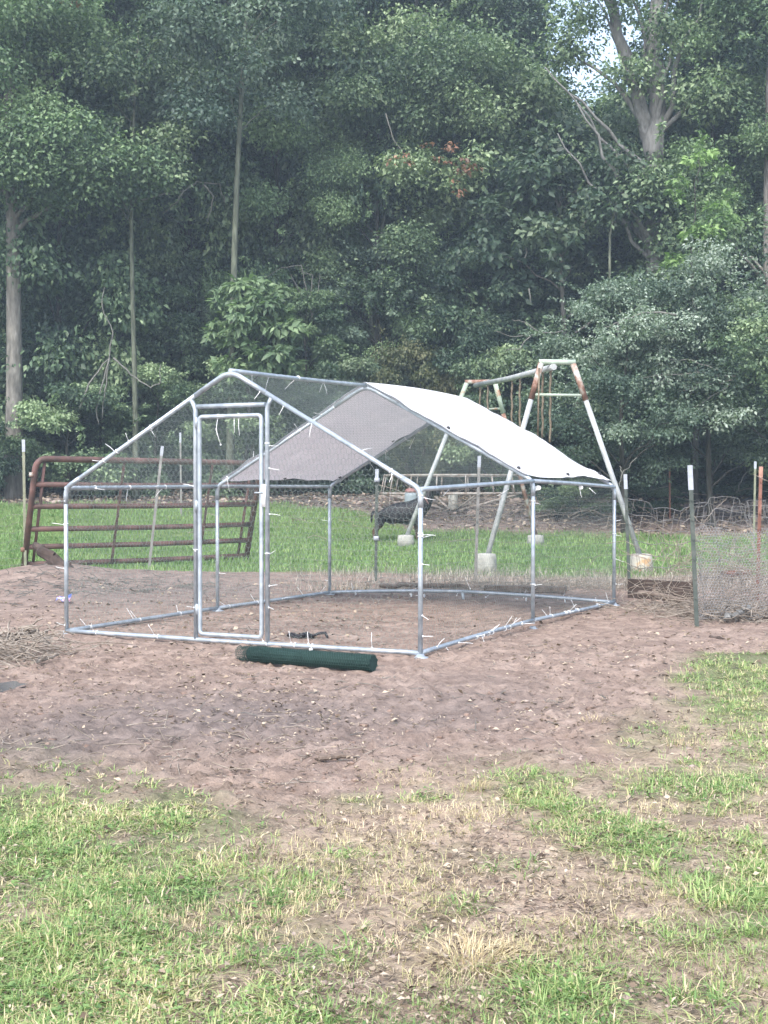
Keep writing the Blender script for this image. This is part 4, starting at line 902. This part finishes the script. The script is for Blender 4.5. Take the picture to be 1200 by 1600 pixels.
# leaning fine netting at the right
nf = empty('wire_screen', (px2x(1092, 10.8), 10.8, 0)); tag(nf, 'standing sheet of fine grey wire netting beside the nearest fence post', 'netting')
E0, E1 = hexmesh([(0, 0), (1.6, 0), (1.6, .74), (.9, .76), (.35, .76), (0, .80)], None, .027)
def nfm(q):
    x = px2x(1092, 10.8) + q[:, 0] * .93; y = 10.85 + q[:, 0] * .42 + .05 * np.sin(q[:, 0] * 5 + q[:, 1] * 2) + .02 * np.sin(q[:, 0] * 17)
    z = gz(x, y) + .02 + q[:, 1] + .02 * np.sin(q[:, 0] * 11); return np.stack([x, y, z], 1) - np.array(nf.location)
V, Fc = prisms(nfm(E0), nfm(E1), .001); link('netting_sheet', npmesh('netting_sheet', V, Fc), M['steel'], nf)
log('white_branch', (px2x(1140, 10.9), 10.95, .05), (px2x(1185, 10.9), 11.1, .13), .03, 'bark_pale', 'pale split wood at the foot of the right netting', 'branch', .03, 8, .02, 9)
log('rusty_sheet', (px2x(1130, 13), 13., .28), (px2x(1178, 13), 13.1, .29), .035, 'post_rust', 'rust coloured scrap caught in the dead weeds', 'scrap', .01, 8, .03, 10)

# ------------------------------------------------------------------ trees
def rnorm(v): return v / np.maximum(np.linalg.norm(v, axis=1, keepdims=True), 1e-6)
def clump_leaves(cent, rad, per, L, tintbase, rng, flat=.45, droop=.45, out=None, long_=1.0):
    n = len(cent) * per; c = np.repeat(cent, per, 0); r = np.repeat(rad, per)
    d = rnorm(rng.normal(0, 1, (n, 3))); d[:, 2] = np.where(d[:, 2] < 0, d[:, 2] * .6, d[:, 2])
    rr = rng.random(n) ** .4
    pos = c + d * (r * rr)[:, None] * np.array([1, 1, flat])
    pos[:, 2] -= (rr ** 2) * r * .18
    dr_ = d * np.array([1, 1, .3]) + rng.normal(0, .5, (n, 3)); dr_[:, 2] -= droop
    nor = np.array([[0, -.15, .75]]) + rng.normal(0, .5, (n, 3)) + d * .8
    Ls = L * rng.uniform(.6, 1.25, n) * long_; Ws = Ls * rng.uniform(.5, .72, n) / long_
    tn = np.clip(np.repeat(tintbase, per) + rng.normal(0, .17, n) + (rng.random(n) < .04) * .35, 0, 1)
    return pos, dr_, nor, Ls, Ws, tn
def crown_centres(base, top, rad, nl, ncl, rng, shape='round', lobe=.9):
    """lobes on an uneven ellipsoid, clumps on lobes. returns centres, lobe centres"""
    h = top - base
    u = rng.random(nl); z = base + h * u
    prof = np.sin(np.pi * np.clip(.12 + .86 * u, 0, 1)) ** .6 if shape == 'round' else (1 - u) ** .5 + .25
    a_ = rng.random(nl) * 6.283; rr = rad * prof * (.55 + .5 * rng.random(nl))
    lc = np.stack([np.cos(a_) * rr, np.sin(a_) * rr, z], 1)
    k = rng.integers(0, nl, ncl); d = rnorm(rng.normal(0, 1, (ncl, 3)))
    lr = lobe * (.45 + .6 * rng.random(nl))
    cc = lc[k] + d * (lr[k] * rng.random(ncl) ** .4)[:, None] * np.array([1, 1, .6])
    return cc, lc, k
def limb(mb, p0, p1, r0, r1, rng, n=6, seg=6, droop=.0, wob=.12):
    p0 = Vector(p0); p1 = Vector(p1); L_ = (p1 - p0).length; pts = []; rd = []
    for i in range(seg + 1):
        s = i / seg; p = lerp(p0, p1, s) + Vector((0, 0, droop * L_ * math.sin(math.pi * s)))
        if 0 < i < seg: p += Vector(rng.normal(0, 1, 3)) * L_ * wob / seg
        pts.append(p); rd.append(r0 + (r1 - r0) * s)
    mb.tube(pts, rd, n); return pts
def make_tree(name, loc, trunk_h, r0, base, top, rad, nl, ncl, per, L, leafm, barkm, label, group, seed, lobe=.9, flat=.8, shoots=None, shape='round', forks=None, nlimb=14, clr=(.34, .66), long_=1., droop=.45, lean=(0, 0), cat='tree', extra=(), withered=()):
    rng = np.random.default_rng(seed); loc = Vector(loc)
    root = empty(name, loc); tag(root, label, cat, group)
    mb = MB(); pts = []; rd = []; K = 14
    for i in range(K + 1):
        s = i / K; pts.append(Vector((lean[0] * s + math.sin(s * 5 + seed) * .12 * s, lean[1] * s + math.cos(s * 4 + seed) * .12 * s, -.1 + (trunk_h + .1) * s))); rd.append(r0 * (1.25 - .25 * min(1, s * 8)) * (1 - (.25 if forks else .8) * s) + .008)
    mb.tube(pts, rd, 12)
    def trunk_at(z):
        s = min(1, max(0, (z + .1) / (trunk_h + .1))); f = s * K; i = min(int(f), K - 1); return lerp(pts[i], pts[i + 1], f - i), rd[i]
    cc, lc, kl = crown_centres(base, top, rad, nl, ncl, rng, shape, lobe)
    cc[:, 0] += np.interp(cc[:, 2], [0, trunk_h], [0, lean[0]]); cc[:, 1] += np.interp(cc[:, 2], [0, trunk_h], [0, lean[1]])
    for ex, ey, ez, er, en in extra:
        d_ = rnorm(rng.normal(0, 1, (en, 3))) * (er * rng.random((en, 1)) ** .4) * np.array([1, .8, .55])
        cc = np.concatenate([cc, d_ + np.array([ex, ey, ez])]); kl = np.concatenate([kl, rng.integers(0, nl, en)])
        lc = np.concatenate([lc, [[ex, ey, ez]]])
    order = list(rng.permutation(nl)[:nlimb]) + list(range(nl, len(lc)))
    for i in order:
        tgt = lc[i]; z0 = max(base * .6, tgt[2] - .35 * np.hypot(tgt[0], tgt[1]) - .4); z0 = min(z0, trunk_h * .95); p0, rr_ = trunk_at(z0)
        limb(mb, p0, tgt, max(.012, rr_ * .45), .008, rng, 5, 6, .06)
    for f in (forks or []): 
        limb(mb, trunk_at(f[0])[0], f[1], f[2], f[3], rng, 10, 9, 0, .10)
    mb.build('trunk', M[barkm], root, origin=(0, 0, 0))
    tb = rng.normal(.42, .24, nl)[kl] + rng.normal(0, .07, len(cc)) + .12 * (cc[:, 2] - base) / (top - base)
    data = clump_leaves(cc, rng.uniform(clr[0], clr[1], len(cc)), per, L, tb, rng, flat, droop, long_=long_)
    ns, sl = shoots or (int(nl * 2.2), rad * .35)
    a_ = rng.random(ns) * 6.283; u_s = rng.random(ns); zc = base + (top - base) * (.15 + .8 * u_s); rs = rad * np.sin(np.pi * (.15 + .75 * u_s)) ** .6 * .8
    s0 = np.stack([np.cos(a_) * rs + np.interp(zc, [0, trunk_h], [0, lean[0]]), np.sin(a_) * rs, zc], 1); sd_ = np.stack([np.cos(a_), np.sin(a_), rng.uniform(-.1, 1.1, ns)], 1) * sl * rng.uniform(.6, 1.3, (ns, 1))
    sc_ = []; mbs = []
    for k in range(9):
        s_ = k / 8; sc_.append(s0 + sd_ * s_ + np.array([0, 0, -.25 * sl]) * s_ * s_)
    segA = np.concatenate(sc_[:-1]); segB = np.concatenate(sc_[1:]); sc_ = np.concatenate(sc_)
    d2 = clump_leaves(sc_, np.full(len(sc_), L * .55), 5, L * .9, rng.normal(.6, .15, len(sc_)), rng, 1, .1, long_=long_)
    data = [np.concatenate([p_, q_]) for p_, q_ in zip(data, d2)]
    me = leafquads(*data, 'crown', None)
    link('crown', me, M[leafm], root)
    if withered:
        wc = np.concatenate([np.array([wx, wy, wz]) + rng.normal(0, 1, (wn, 3)) * wr for wx, wy, wz, wr, wn in withered])
        me = leafquads(*clump_leaves(wc, np.full(len(wc), .16), 14, .15, rng.normal(.5, .2, len(wc)), rng), 'withered_leaves', None)
        link('withered_leaves', me, M['leaf_red'], root)
    return root
def copy_tree(src, loc, rz, sc, label, group, leafm=None):
    r_ = src.copy(); C.objects.link(r_); r_.location = loc; r_.rotation_euler = (0, 0, rz); r_.scale = sc; r_['label'] = label; r_['group'] = group
    for ch in list(src.children):
        c = ch.copy(); C.objects.link(c); c.parent = r_
        if leafm and ch.name.startswith('crown'):
            c.material_slots[0].link = 'OBJECT'; c.material_slots[0].material = M[leafm]
    return r_
def tl_(px, d): x = px2x(px, d); return (x, d, gzf(x, d) - .05)
FRONT = 'trees along the edge of the wood'
make_tree('tree', tl_(22, 29.5), 17, .20, 6.6, 15.5, 2.7, 26, 540, 66, .11, 'leaf_fresh', 'bark', 'large tree with thick pale trunk and high crown at the left edge of the wood', FRONT, 1, lobe=1.0, nlimb=18, extra=[(1.0, -.9, 7.6, 1.5, 130), (2.4, -.8, 7.2, 1.1, 80), (-.3, -1.2, 7.4, 1.0, 60), (.7, -.6, 10.3, 1.3, 90)], withered=[(1.2, -2.0, 11.6, .22, 6), (1.7, -2, 10.6, .15, 4)])
make_tree('tree', tl_(212, 29.6), 10.5, .065, 6.6, 11, 1.4, 14, 177, 50, .11, 'leaf_mid', 'bark_moss', 'slender sapling with bare thin trunk right of the large left tree', FRONT, 2, lobe=.8)
make_tree('tree', tl_(358, 29.9), 14, .09, 8.4, 14, 2.1, 22, 354, 55, .11, 'leaf_blue', 'bark_moss', 'slim straight tree with mossy trunk rising above the run door', FRONT, 3, lobe=.9, lean=(.45, 0))
mt_ = make_tree('tree', tl_(505, 34.5), 14, .12, 3.4, 15, 2.6, 34, 1150, 60, .105, 'leaf_mid', 'bark_dark', 'dense green tree behind the peak of the run', FRONT, 4, lobe=1.0)
m5 = copy_tree(mt_, tl_(655, 33.5), 2.1, (1.02, 1.02, .99), 'bushy tree in the middle of the wood edge above the white tarp', FRONT, 'leaf_mid')
def withered_part(tree, spots, seed):
    rng = np.random.default_rng(seed); wc = np.concatenate([np.array(p_[:3]) + rng.normal(0, 1, (p_[4], 3)) * p_[3] for p_ in spots])
    c_, s_ = math.cos(-tree.rotation_euler.z), math.sin(-tree.rotation_euler.z)
    wc = np.stack([wc[:, 0] * c_ - wc[:, 1] * s_, wc[:, 0] * s_ + wc[:, 1] * c_, wc[:, 2]], 1)
    me = leafquads(*clump_leaves(wc, np.full(len(wc), .14), 12, .12, rng.normal(.45, .2, len(wc)), rng), 'withered_leaves', None)
    link('withered_leaves', me, M['leaf_red'], tree)
withered_part(m5, [(-.3, -2.6, 7.9, .2, 5), (.75, -2.5, 7.8, .22, 6), (1.15, -2.4, 7.5, .16, 4), (.85, -2.6, 7.0, .1, 2)], 3)
m6 = copy_tree(mt_, tl_(765, 35), 4.0, (.95, .95, .88), 'broad tree left of the swing set frame at the wood edge', FRONT, 'leaf_blue')
m7 = copy_tree(mt_, tl_(430, 33.4), 5.2, (.8, .8, .93), 'narrow light green tree between the slim mossy tree and the run peak', FRONT, 'leaf_fresh')
m8 = copy_tree(mt_, tl_(590, 32.8), .8, (.62, .62, .74), 'smaller light green tree standing in front of the middle trees', FRONT, 'leaf_fresh')
m9 = copy_tree(mt_, tl_(1115, 31.6), 3.1, (.8, .8, .84), 'light green tree between the pale forked tree and the right edge', FRONT, 'leaf_fresh')
m10 = copy_tree(mt_, tl_(290, 33.6), 1.5, (.85, .85, .97), 'grey green tree between the two slender trunks at the left', FRONT, 'leaf_blue')
make_tree('tree', tl_(880, 31.8), 8, .09, 3.4, 8.6, 1.9, 20, 271, 34, .20, 'leaf_dark', 'bark', 'lower tree with large heart shaped leaves behind the swing set', FRONT, 7, lobe=.9, clr=(.35, .6))
def pale_tree():
    d = 30.8; x0, y0, z0 = tl_(1040, d)
    q = lambda px, py, dd=0: (px2x(px, d + dd) - x0, dd, CAMZ + (HZ - py) / F * d - z0)
    # trunk bends from base up to the fork at (1020, 180)
    root = make_tree('tree', (x0, y0, z0), q(0, 190)[2], .26, 5.0, 13.2, 2.4, 16, 110, 50, .12, 'leaf_mid', 'bark_pale', 'old tree with pale forked trunk reaching up at the right', FRONT, 8, lobe=1.0, lean=(q(1020, 190)[0], 0), nlimb=6,
        extra=[(-.3, -.8, 6.9, .9, 60), (.5, -.8, 5.8, 1.0, 70), (-.2, -.7, 4.8, 1.0, 60), (.9, -.6, 9.2, .8, 40), (-.9, -.5, 9.6, .6, 16), (0, -.6, 10.6, .7, 16), (-1.7, 0, 11.6, 1.3, 34), (-2.3, .2, 10.4, .9, 20), (.2, .3, 12.3, 1.0, 24), (-.9, .3, 12.4, .9, 14)],
        forks=[(7.9, q(940, -30), .18, .11), (7.7, q(1024, -60, .2), .23, .14), (7.4, q(850, 128, -.9), .06, .012), (6.9, q(862, 150, -1.2), .05, .012), (5.6, q(900, 190, -1.3), .07, .015), (5.2, q(870, 235, -1.3), .05, .012), (5.0, q(1105, 262, -1.2), .045, .012)])
    return root
pale_tree()
make_tree('tree', tl_(1200, 30.0), 14, .13, 2.8, 13.5, 1.9, 28, 448, 55, .10, 'leaf_fresh', 'bark', 'leafy tree at the right edge with fresh green shoots', FRONT, 9, lobe=.95)
make_tree('tree', tl_(1280, 29.5), 13, .15, 1.5, 13, 2.5, 28, 354, 50, .11, 'leaf_dark', 'bark', 'dark green tree reaching in from beyond the right edge', FRONT, 10)
make_tree('tree', tl_(-120, 30.5), 15, .18, 2.5, 15, 2.6, 26, 306, 50, .12, 'leaf_mid', 'bark', 'bushy tree reaching in from beyond the left edge', FRONT, 11)

# shrubs
SHR = 'shrubs under the wood edge'
def shrub(px, d, h, rad, nl, ncl, per, L, leafm, label, seed, group=SHR, base=.1, **k):
    k.setdefault('flat', .5)
    return make_tree('shrub', tl_(px, d), h * .75, .03 + h * .006, base, h, rad, nl, ncl, per, L, leafm, 'bark_dark', label, group, seed, lobe=k.pop('lobe', .5), nlimb=k.pop('nlimb', 12), clr=k.pop('clr', (.18, .38)), cat='shrub', **k)
shrub(975, 24.6, 4.6, 1.6, 30, 480, 55, .065, 'leaf_silver', 'silvery leaved bush right of the swing set, nearest of the bushes', 21, base=1.3, lobe=.6, shoots=(90, .8))
shrub(1110, 25.2, 5.2, 1.7, 30, 520, 55, .075, 'leaf_silver', 'tall arching grey green bush at the right behind the fence posts', 22, base=1.3, lobe=.7, shoots=(90, .8))
shrub(1215, 24.5, 4.8, 1.4, 24, 340, 50, .08, 'leaf_mid', 'green bush at the right edge behind the rusty post', 23, base=1.0, lobe=.6)
shrub(905, 28.5, 3.0, 1.3, 18, 220, 50, .09, 'leaf_dark', 'dark low bush behind the swing set frame', 24, lobe=.6)
shrub(1085, 27.6, 7.4, .75, 8, 30, 40, .13, 'leaf_lime', 'bright yellow green sprays of a young tree at the right', 25, base=5.2, long_=1.3, lobe=.35, nlimb=6, shoots=(8, .4))
shrub(393, 29.3, 4.9, .8, 14, 90, 45, .16, 'leaf_fresh', 'light green drooping sapling in front of the slim mossy tree', 26, base=2.8, long_=1.5, lobe=.5)
bpy.data.objects[-1] if False else None
sa = shrub(110, 29.5, 2.6, 1.35, 20, 380, 50, .085, 'leaf_mid', 'low leafy bush behind the left part of the red gate', 27)
sb = shrub(385, 30.2, 3.1, 1.5, 22, 420, 50, .085, 'leaf_mid', 'broad bush seen through the doorway of the run', 29)
sc = shrub(590, 32.6, 6.2, 1.4, 22, 360, 50, .10, 'leaf_blue', 'understory tree crown above the middle of the run', 36, base=2.2)
def scopy(src, px, d, rz, sc_, label, leafm): return copy_tree(src, tl_(px, d), rz, sc_, label, SHR, leafm)
scopy(sa, 905, 26.3, .5, (.62, .5, .30), 'low green weeds on the bank right of the near swing leg', 'leaf_mid')
scopy(sa, 1010, 26.8, 2.5, (.5, .5, .26), 'low weeds on the bank behind the rusty concrete footing', 'leaf_dark')
scopy(sb, 245, 30.5, 1, (.85, .85, .95), 'bush showing between the left rafter and the door of the run', 'leaf_mid')
scopy(sb, 540, 31.0, 2, (.95, .95, 1), 'dark bush behind the ridge of the run', 'leaf_dark')
scopy(sa, 660, 31.2, 3, (.95, .95, 1.35), 'olive tinted bush above the left slope of the tarp', 'leaf_olive')
scopy(sb, 785, 30.5, 4, (.95, .95, 1.1), 'bush behind the far legs of the swing set', 'leaf_mid')
scopy(sc, 190, 32.5, 1, (.85, .85, .9), 'thin understory bush under the left canopy', 'leaf_dark')
scopy(sc, 300, 33.0, 2, (.95, .95, .97), 'understory bush between the two slender trunks', 'leaf_mid')
scopy(sa, -45, 28.8, 5, (.7, .7, .85), 'dark shrub at the left edge beside the foot of the large left tree', 'leaf_dark')
scopy(sc, 735, 32.0, 3, (.9, .9, .96), 'dark shaded young tree between the middle trees', 'leaf_dark')
scopy(sc, 480, 31.8, 4.4, (.8, .8, .8), 'light green young tree above the ridge of the run', 'leaf_fresh')

# rows deeper in the wood share a few crown meshes
MIDG = 'trees deeper in the wood'
protoA = make_tree('tree', tl_(60, 37.5), 16, .16, 2.2, 17, 3.1, 40, 660, 62, .155, 'leaf_dark', 'bark_dark', 'tall leafy tree standing deeper in the wood behind the edge trees', MIDG, 51, lobe=1.2, clr=(.35, .65))
protoB = make_tree('tree', tl_(330, 38.5), 16, .13, 3.5, 17, 3.0, 40, 640, 62, .155, 'leaf_mid', 'bark_dark', 'tall leafy tree standing deeper in the wood behind the edge trees', MIDG, 52, lobe=1.2, clr=(.35, .65))
protoC = make_tree('tree', tl_(560, 38), 17, .15, 1.5, 18, 3.1, 40, 660, 62, .155, 'leaf_blue', 'bark_dark', 'tall leafy tree standing deeper in the wood behind the edge trees', MIDG, 53, lobe=1.3, clr=(.35, .65))
UND = 'young bushy trees filling the wood edge'
lab_u = 'young bushy tree among the shade between the edge trees'
pu1 = make_tree('young_tree', tl_(130, 34), 8, .07, .6, 9.0, 1.9, 26, 430, 75, .115, 'leaf_dark', 'bark_dark', lab_u, UND, 61, lobe=.9)
pu2 = make_tree('young_tree', tl_(440, 36), 8, .07, 1.0, 9.5, 2.0, 26, 430, 75, .115, 'leaf_mid', 'bark_dark', lab_u, UND, 62, lobe=.9)
rg = random.Random(9)
for i, (px, d, s) in enumerate([(-40, 34.5, 1), (270, 35, .95), (350, 36.5, 1.1), (560, 36.3, 1.05), (620, 35.6, .9), (720, 36.8, 1.1), (810, 34.2, .9), (870, 36, 1.0), (960, 35, .95), (1040, 36.5, 1.0), (1110, 33.8, .95), (1200, 34.5, 1.1), (1290, 34, 1), (50, 36, 1.1), (200, 36.4, 1.1), (500, 38.5, 1.1), (660, 40, 1.2), (920, 40, 1.0), (1130, 40, 1.1), (0, 41, 1.2), (300, 41, 1.2), (780, 41.5, 1.3), (1010, 42, 1.05), (1240, 41, 1.2), (400, 42.5, 1.2), (130, 42, 1.2)]):
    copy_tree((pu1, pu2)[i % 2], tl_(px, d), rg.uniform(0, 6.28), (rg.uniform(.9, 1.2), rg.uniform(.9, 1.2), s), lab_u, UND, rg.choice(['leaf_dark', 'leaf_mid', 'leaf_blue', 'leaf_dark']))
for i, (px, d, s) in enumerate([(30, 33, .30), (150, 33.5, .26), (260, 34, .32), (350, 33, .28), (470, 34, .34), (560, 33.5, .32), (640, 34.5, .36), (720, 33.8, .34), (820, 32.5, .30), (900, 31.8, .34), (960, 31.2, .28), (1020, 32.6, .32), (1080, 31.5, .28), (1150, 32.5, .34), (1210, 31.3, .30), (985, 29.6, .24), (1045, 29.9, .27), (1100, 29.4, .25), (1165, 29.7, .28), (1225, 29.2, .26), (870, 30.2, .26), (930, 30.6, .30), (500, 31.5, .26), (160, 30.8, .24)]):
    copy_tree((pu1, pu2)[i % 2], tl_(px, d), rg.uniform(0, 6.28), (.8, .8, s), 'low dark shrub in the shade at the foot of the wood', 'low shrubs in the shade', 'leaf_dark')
for i, (px, d, z_, s) in enumerate([(90, 31.5, 5.2, 1), (-30, 31, 4.4, .9), (300, 33.5, 6.0, 1), (450, 34.5, 5.4, 1.05), (570, 34, 6.2, 1.05), (700, 34.6, 5.8, 1.05), (760, 33.6, 3.4, .85), (960, 35.2, 3.0, .75), (1090, 33.2, 3.4, .8), (1190, 32.2, 4.6, .9), (180, 34, 5.6, 1.05), (640, 36, 7, 1), (850, 35.6, 3.2, .85), (390, 35.8, 6.4, 1.05)]):
    x, y, z = tl_(px, d); c_ = copy_tree((pu2, pu1)[i % 2], (x, y, z), rg.uniform(0, 6.28), (1.15, 1.15, (z_ + 9.5 * s) / 9.5), lab_u, UND, rg.choice(['leaf_mid', 'leaf_blue', 'leaf_mid', 'leaf_dark']))
rg = random.Random(5)
for i, (px, d, h) in enumerate([(-150, 39, 1), (200, 37.5, .98), (450, 41, .98), (700, 39, 1.0), (830, 37.5, .70), (950, 39.5, .64), (1080, 38, .76), (1230, 38.5, .95), (1380, 37, 1),
                       (-60, 45, 1.06), (130, 46, 1.0), (270, 44, 1.02), (400, 47, 1.0), (520, 45, .98), (640, 46.5, 1.04), (770, 45, .92), (890, 47, .70), (1010, 45, .68), (1130, 46.5, .88), (1270, 45, 1.0), (1400, 46, 1.1), (-200, 46, 1.1)]):
    src = (protoA, protoB, protoC)[i % 3]; s = h * rg.uniform(.95, 1.05)
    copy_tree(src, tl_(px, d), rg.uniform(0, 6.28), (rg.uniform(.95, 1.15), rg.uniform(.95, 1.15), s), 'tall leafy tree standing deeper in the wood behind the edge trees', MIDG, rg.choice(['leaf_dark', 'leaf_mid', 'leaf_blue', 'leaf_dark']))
# far wood mass behind, read as one
n = 3000; cc = np.stack([RNG.uniform(-24, 24, n), RNG.uniform(52, 57, n), RNG.uniform(1.5, 15, n) ], 1)
k = cc[:, 2] < 11.5 + 5 * fbm(cc[:, 0], cc[:, 1] * 0, 2, .3) - 6 * np.exp(-((cc[:, 0] - 8.5) / 4.) ** 2); cc = cc[k]
me = leafquads(*clump_leaves(cc, RNG.uniform(.7, 1.2, len(cc)), 22, .62, RNG.normal(.35, .15, len(cc)), RNG), 'far_wood', None)
tag(link('far_wood', me, M['leaf_dark']), 'dense shaded foliage far back in the wood', 'wood', kind='stuff')

# bare vines and branches in front of the wood
def bare(px, py, d, pts, r, label, m='twig_wood'):
    r = r * .72; d = d + .35
    root = empty('bare_branch', P3(px, py, d)); tag(root, label, 'branch', 'bare branches and vines at the wood edge')
    for path in pts:
        q = [P3(a_, b_, d + dz) for a_, b_, dz in path]; out = []
        for i in range(len(q) - 1):
            for j in range(4):
                out.append(lerp(q[i], q[i + 1], j / 4) + Vector((random.uniform(-1, 1), random.uniform(-1, 1), random.uniform(-1, 1))) * .02)
        out.append(q[-1]); k = len(out)
        MB().tube(out, [max(.006, r * (1 - .7 * i / k)) for i in range(k)], 6).build('twig' if path is not pts[0] else 'stem', M[m], root)
bare(160, 640, 28.5, [[(125, 640, 0), (140, 600, 0), (170, 560, 0), (178, 520, 0), (160, 480, 0), (165, 450, .3)], [(178, 560, 0), (205, 585, 0), (235, 605, 0), (250, 600, 0), (252, 570, 0)], [(172, 560, 0), (160, 600, 0), (150, 640, 0), (155, 665, 0)], [(170, 570, 0), (165, 610, 0), (160, 655, 0)]], .03, 'forked bare vine hanging at the left over the red gate')
bare(290, 300, 30, [[(215, 318, 0), (260, 305, 0), (290, 300, 0), (310, 287, 0), (345, 290, 0), (352, 320, 0)], [(290, 300, 0), (275, 320, 0), (255, 335, 0)], [(320, 290, 0), (335, 310, 0), (325, 350, 0)]], .03, 'thin arching dead branch left of the slim mossy trunk')
bare(620, 230, 31, [[(602, 180, 0), (612, 215, 0), (630, 245, 0), (650, 265, 0)]], .025, 'short bare branch high in the middle of the foliage')
bare(1060, 600, 23.4, [[(1150, 590, 0), (1100, 583, 0), (1050, 585, 0), (1000, 592, 0)], [(1130, 580, 0), (1080, 565, 0), (1040, 560, 0)], [(1140, 600, 0), (1110, 620, 0), (1080, 640, 0)], [(1145, 595, 0), (1110, 600, 0), (1060, 612, 0)], [(1125, 590, 0), (1090, 600, 0), (1070, 625, 0)]], .02, 'spray of bare twigs across the bush at the right')
bare(990, 500, 23.2, [[(1055, 492, 0), (1010, 488, 0), (975, 500, 0), (945, 512, 0)], [(965, 505, 0), (966, 525, 0)]], .028, 'curved bare stem across the silvery bush')
bare(820, 540, 27.5, [[(880, 518, 0), (840, 522, 0), (805, 528, 0), (775, 518, 0)], [(845, 522, 0), (820, 505, 0), (800, 500, 0)], [(830, 524, 0), (810, 545, 0), (790, 548, 0)]], .02, 'bare twigs sticking out left of the silvery bush')
bare(478, 440, 31, [[(490, 500, 0), (478, 450, 0), (470, 415, 0), (440, 420, 0), (415, 435, 0)], [(485, 470, 0), (488, 430, 0), (470, 425, 0)], [(480, 480, 0), (465, 450, 0), (455, 430, 0)], [(486, 500, 0), (497, 460, 0), (500, 430, 0)]], .02, 'thin dangling vines in the dark gap above the run ridge')
bare(822, 400, 30.5, [[(822, 380, 0), (820, 415, 0)], [(826, 452, 0), (829, 475, 0)]], .03, 'short hanging dead twig among large leaves')
bare(1005, 740, 22.5, [[(968, 760, 0), (972, 740, 0), (985, 725, 0), (995, 715, 0)], [(972, 740, 0), (968, 728, 0)]], .014, 'bare seedling stem by the green fence post')
bare(1020, 745, 26.5, [[(1015, 770, 0), (1025, 745, 0), (1040, 722, 0)], [(1150, 770, 0), (1160, 745, 0), (1180, 728, 0)]], .02, 'thin leaning stems in the dark hollow at the right')

# a few slim trunks standing in the dark interior
for i, (px, d, r_, lab) in enumerate(((582, 33.2, .09, 'thin dark trunk rising above the run ridge'), (470, 36, .06, 'thin shadowed trunk in the dark gap above the run'), (105, 36, .05, 'thin shadowed trunk between the left tree and the sapling'), (940, 30, .05, 'slim trunk in the hollow under the silvery bush'))):
    x, y, z = tl_(px, d); tr0 = MB(); limb(tr0, (x, y, z), (x + .3, y, z + 8), r_, r_ * .4, np.random.default_rng(i), 8, 8)
    tag(tr0.build('slim_tree', M['bark_moss'], None, origin=(x, y, z)), lab, 'tree')

# name each filler tree by the landmark it is seen above
LM = [(15, 'the large left tree'), (60, 'the left end of the gate'), (105, 'the front left eave of the run'), (165, 'the middle of the left rafter'), (212, 'the bare sapling'), (254, 'the leaning fence post'), (305, 'the left door post'), (358, 'the front peak of the run'), (417, 'the right door post'), (470, 'the front half of the ridge'), (530, 'the rear left eave'), (587, 'the post with insulators'), (655, 'the front right corner post'), (728, 'the swing beam far end'), (785, 'the swing beam middle'), (845, 'the left swing top'), (895, 'the right swing top'), (960, 'the rear right run corner'), (1000, 'the rusty concrete footing'), (1046, 'the distant bare post'), (1080, 'the long white tipped post'), (1130, 'the dead weed tangle'), (1189, 'the rusty orange tipped post')]
for grp, kind_ in (('young bushy trees filling the wood edge', 'young bushy tree in the shade'), ('low shrubs in the shade', 'low dark shrub in the shade'), (MIDG, 'tall leafy tree deep in the wood')):
    bins = {}
    for o_ in list(C.objects):
        if o_.get('group') == grp:
            pxx = 600 + F * o_.location.x / o_.location.y
            w_ = ('reaching in from the left edge' if pxx < 0 else 'reaching in from the right edge' if pxx > 1215 else 'above ' + min(LM, key=lambda q: abs(q[0] - pxx))[1])
            bins.setdefault(w_, []).append(o_)
    for w_, l_ in bins.items():
        l_.sort(key=lambda o_: o_.location.y)
        for i_, o_ in enumerate(l_):
            o_['label'] = kind_ + ' ' + w_ + ('' if len(l_) == 1 else ', ' + ('nearest', 'second nearest', 'third nearest', 'fourth nearest', 'fifth nearest', 'sixth nearest', 'seventh nearest', 'eighth nearest')[i_])

# ------------------------------------------------------------------ haze
bx_ = MB().box((0, 29, 10.5), (64, 66, 25)); mh, t, o = mat('haze'); v_ = N(t, 'ShaderNodeVolumePrincipled', Density=HAZE, Anisotropy=0.2)
v_.inputs['Color'].default_value = (.70, .86, 1, 1); t.links.new(v_.outputs[0], o.inputs['Volume'])
hz_o = bx_.build('haze', mh, None, False); tag(hz_o, kind='stuff')
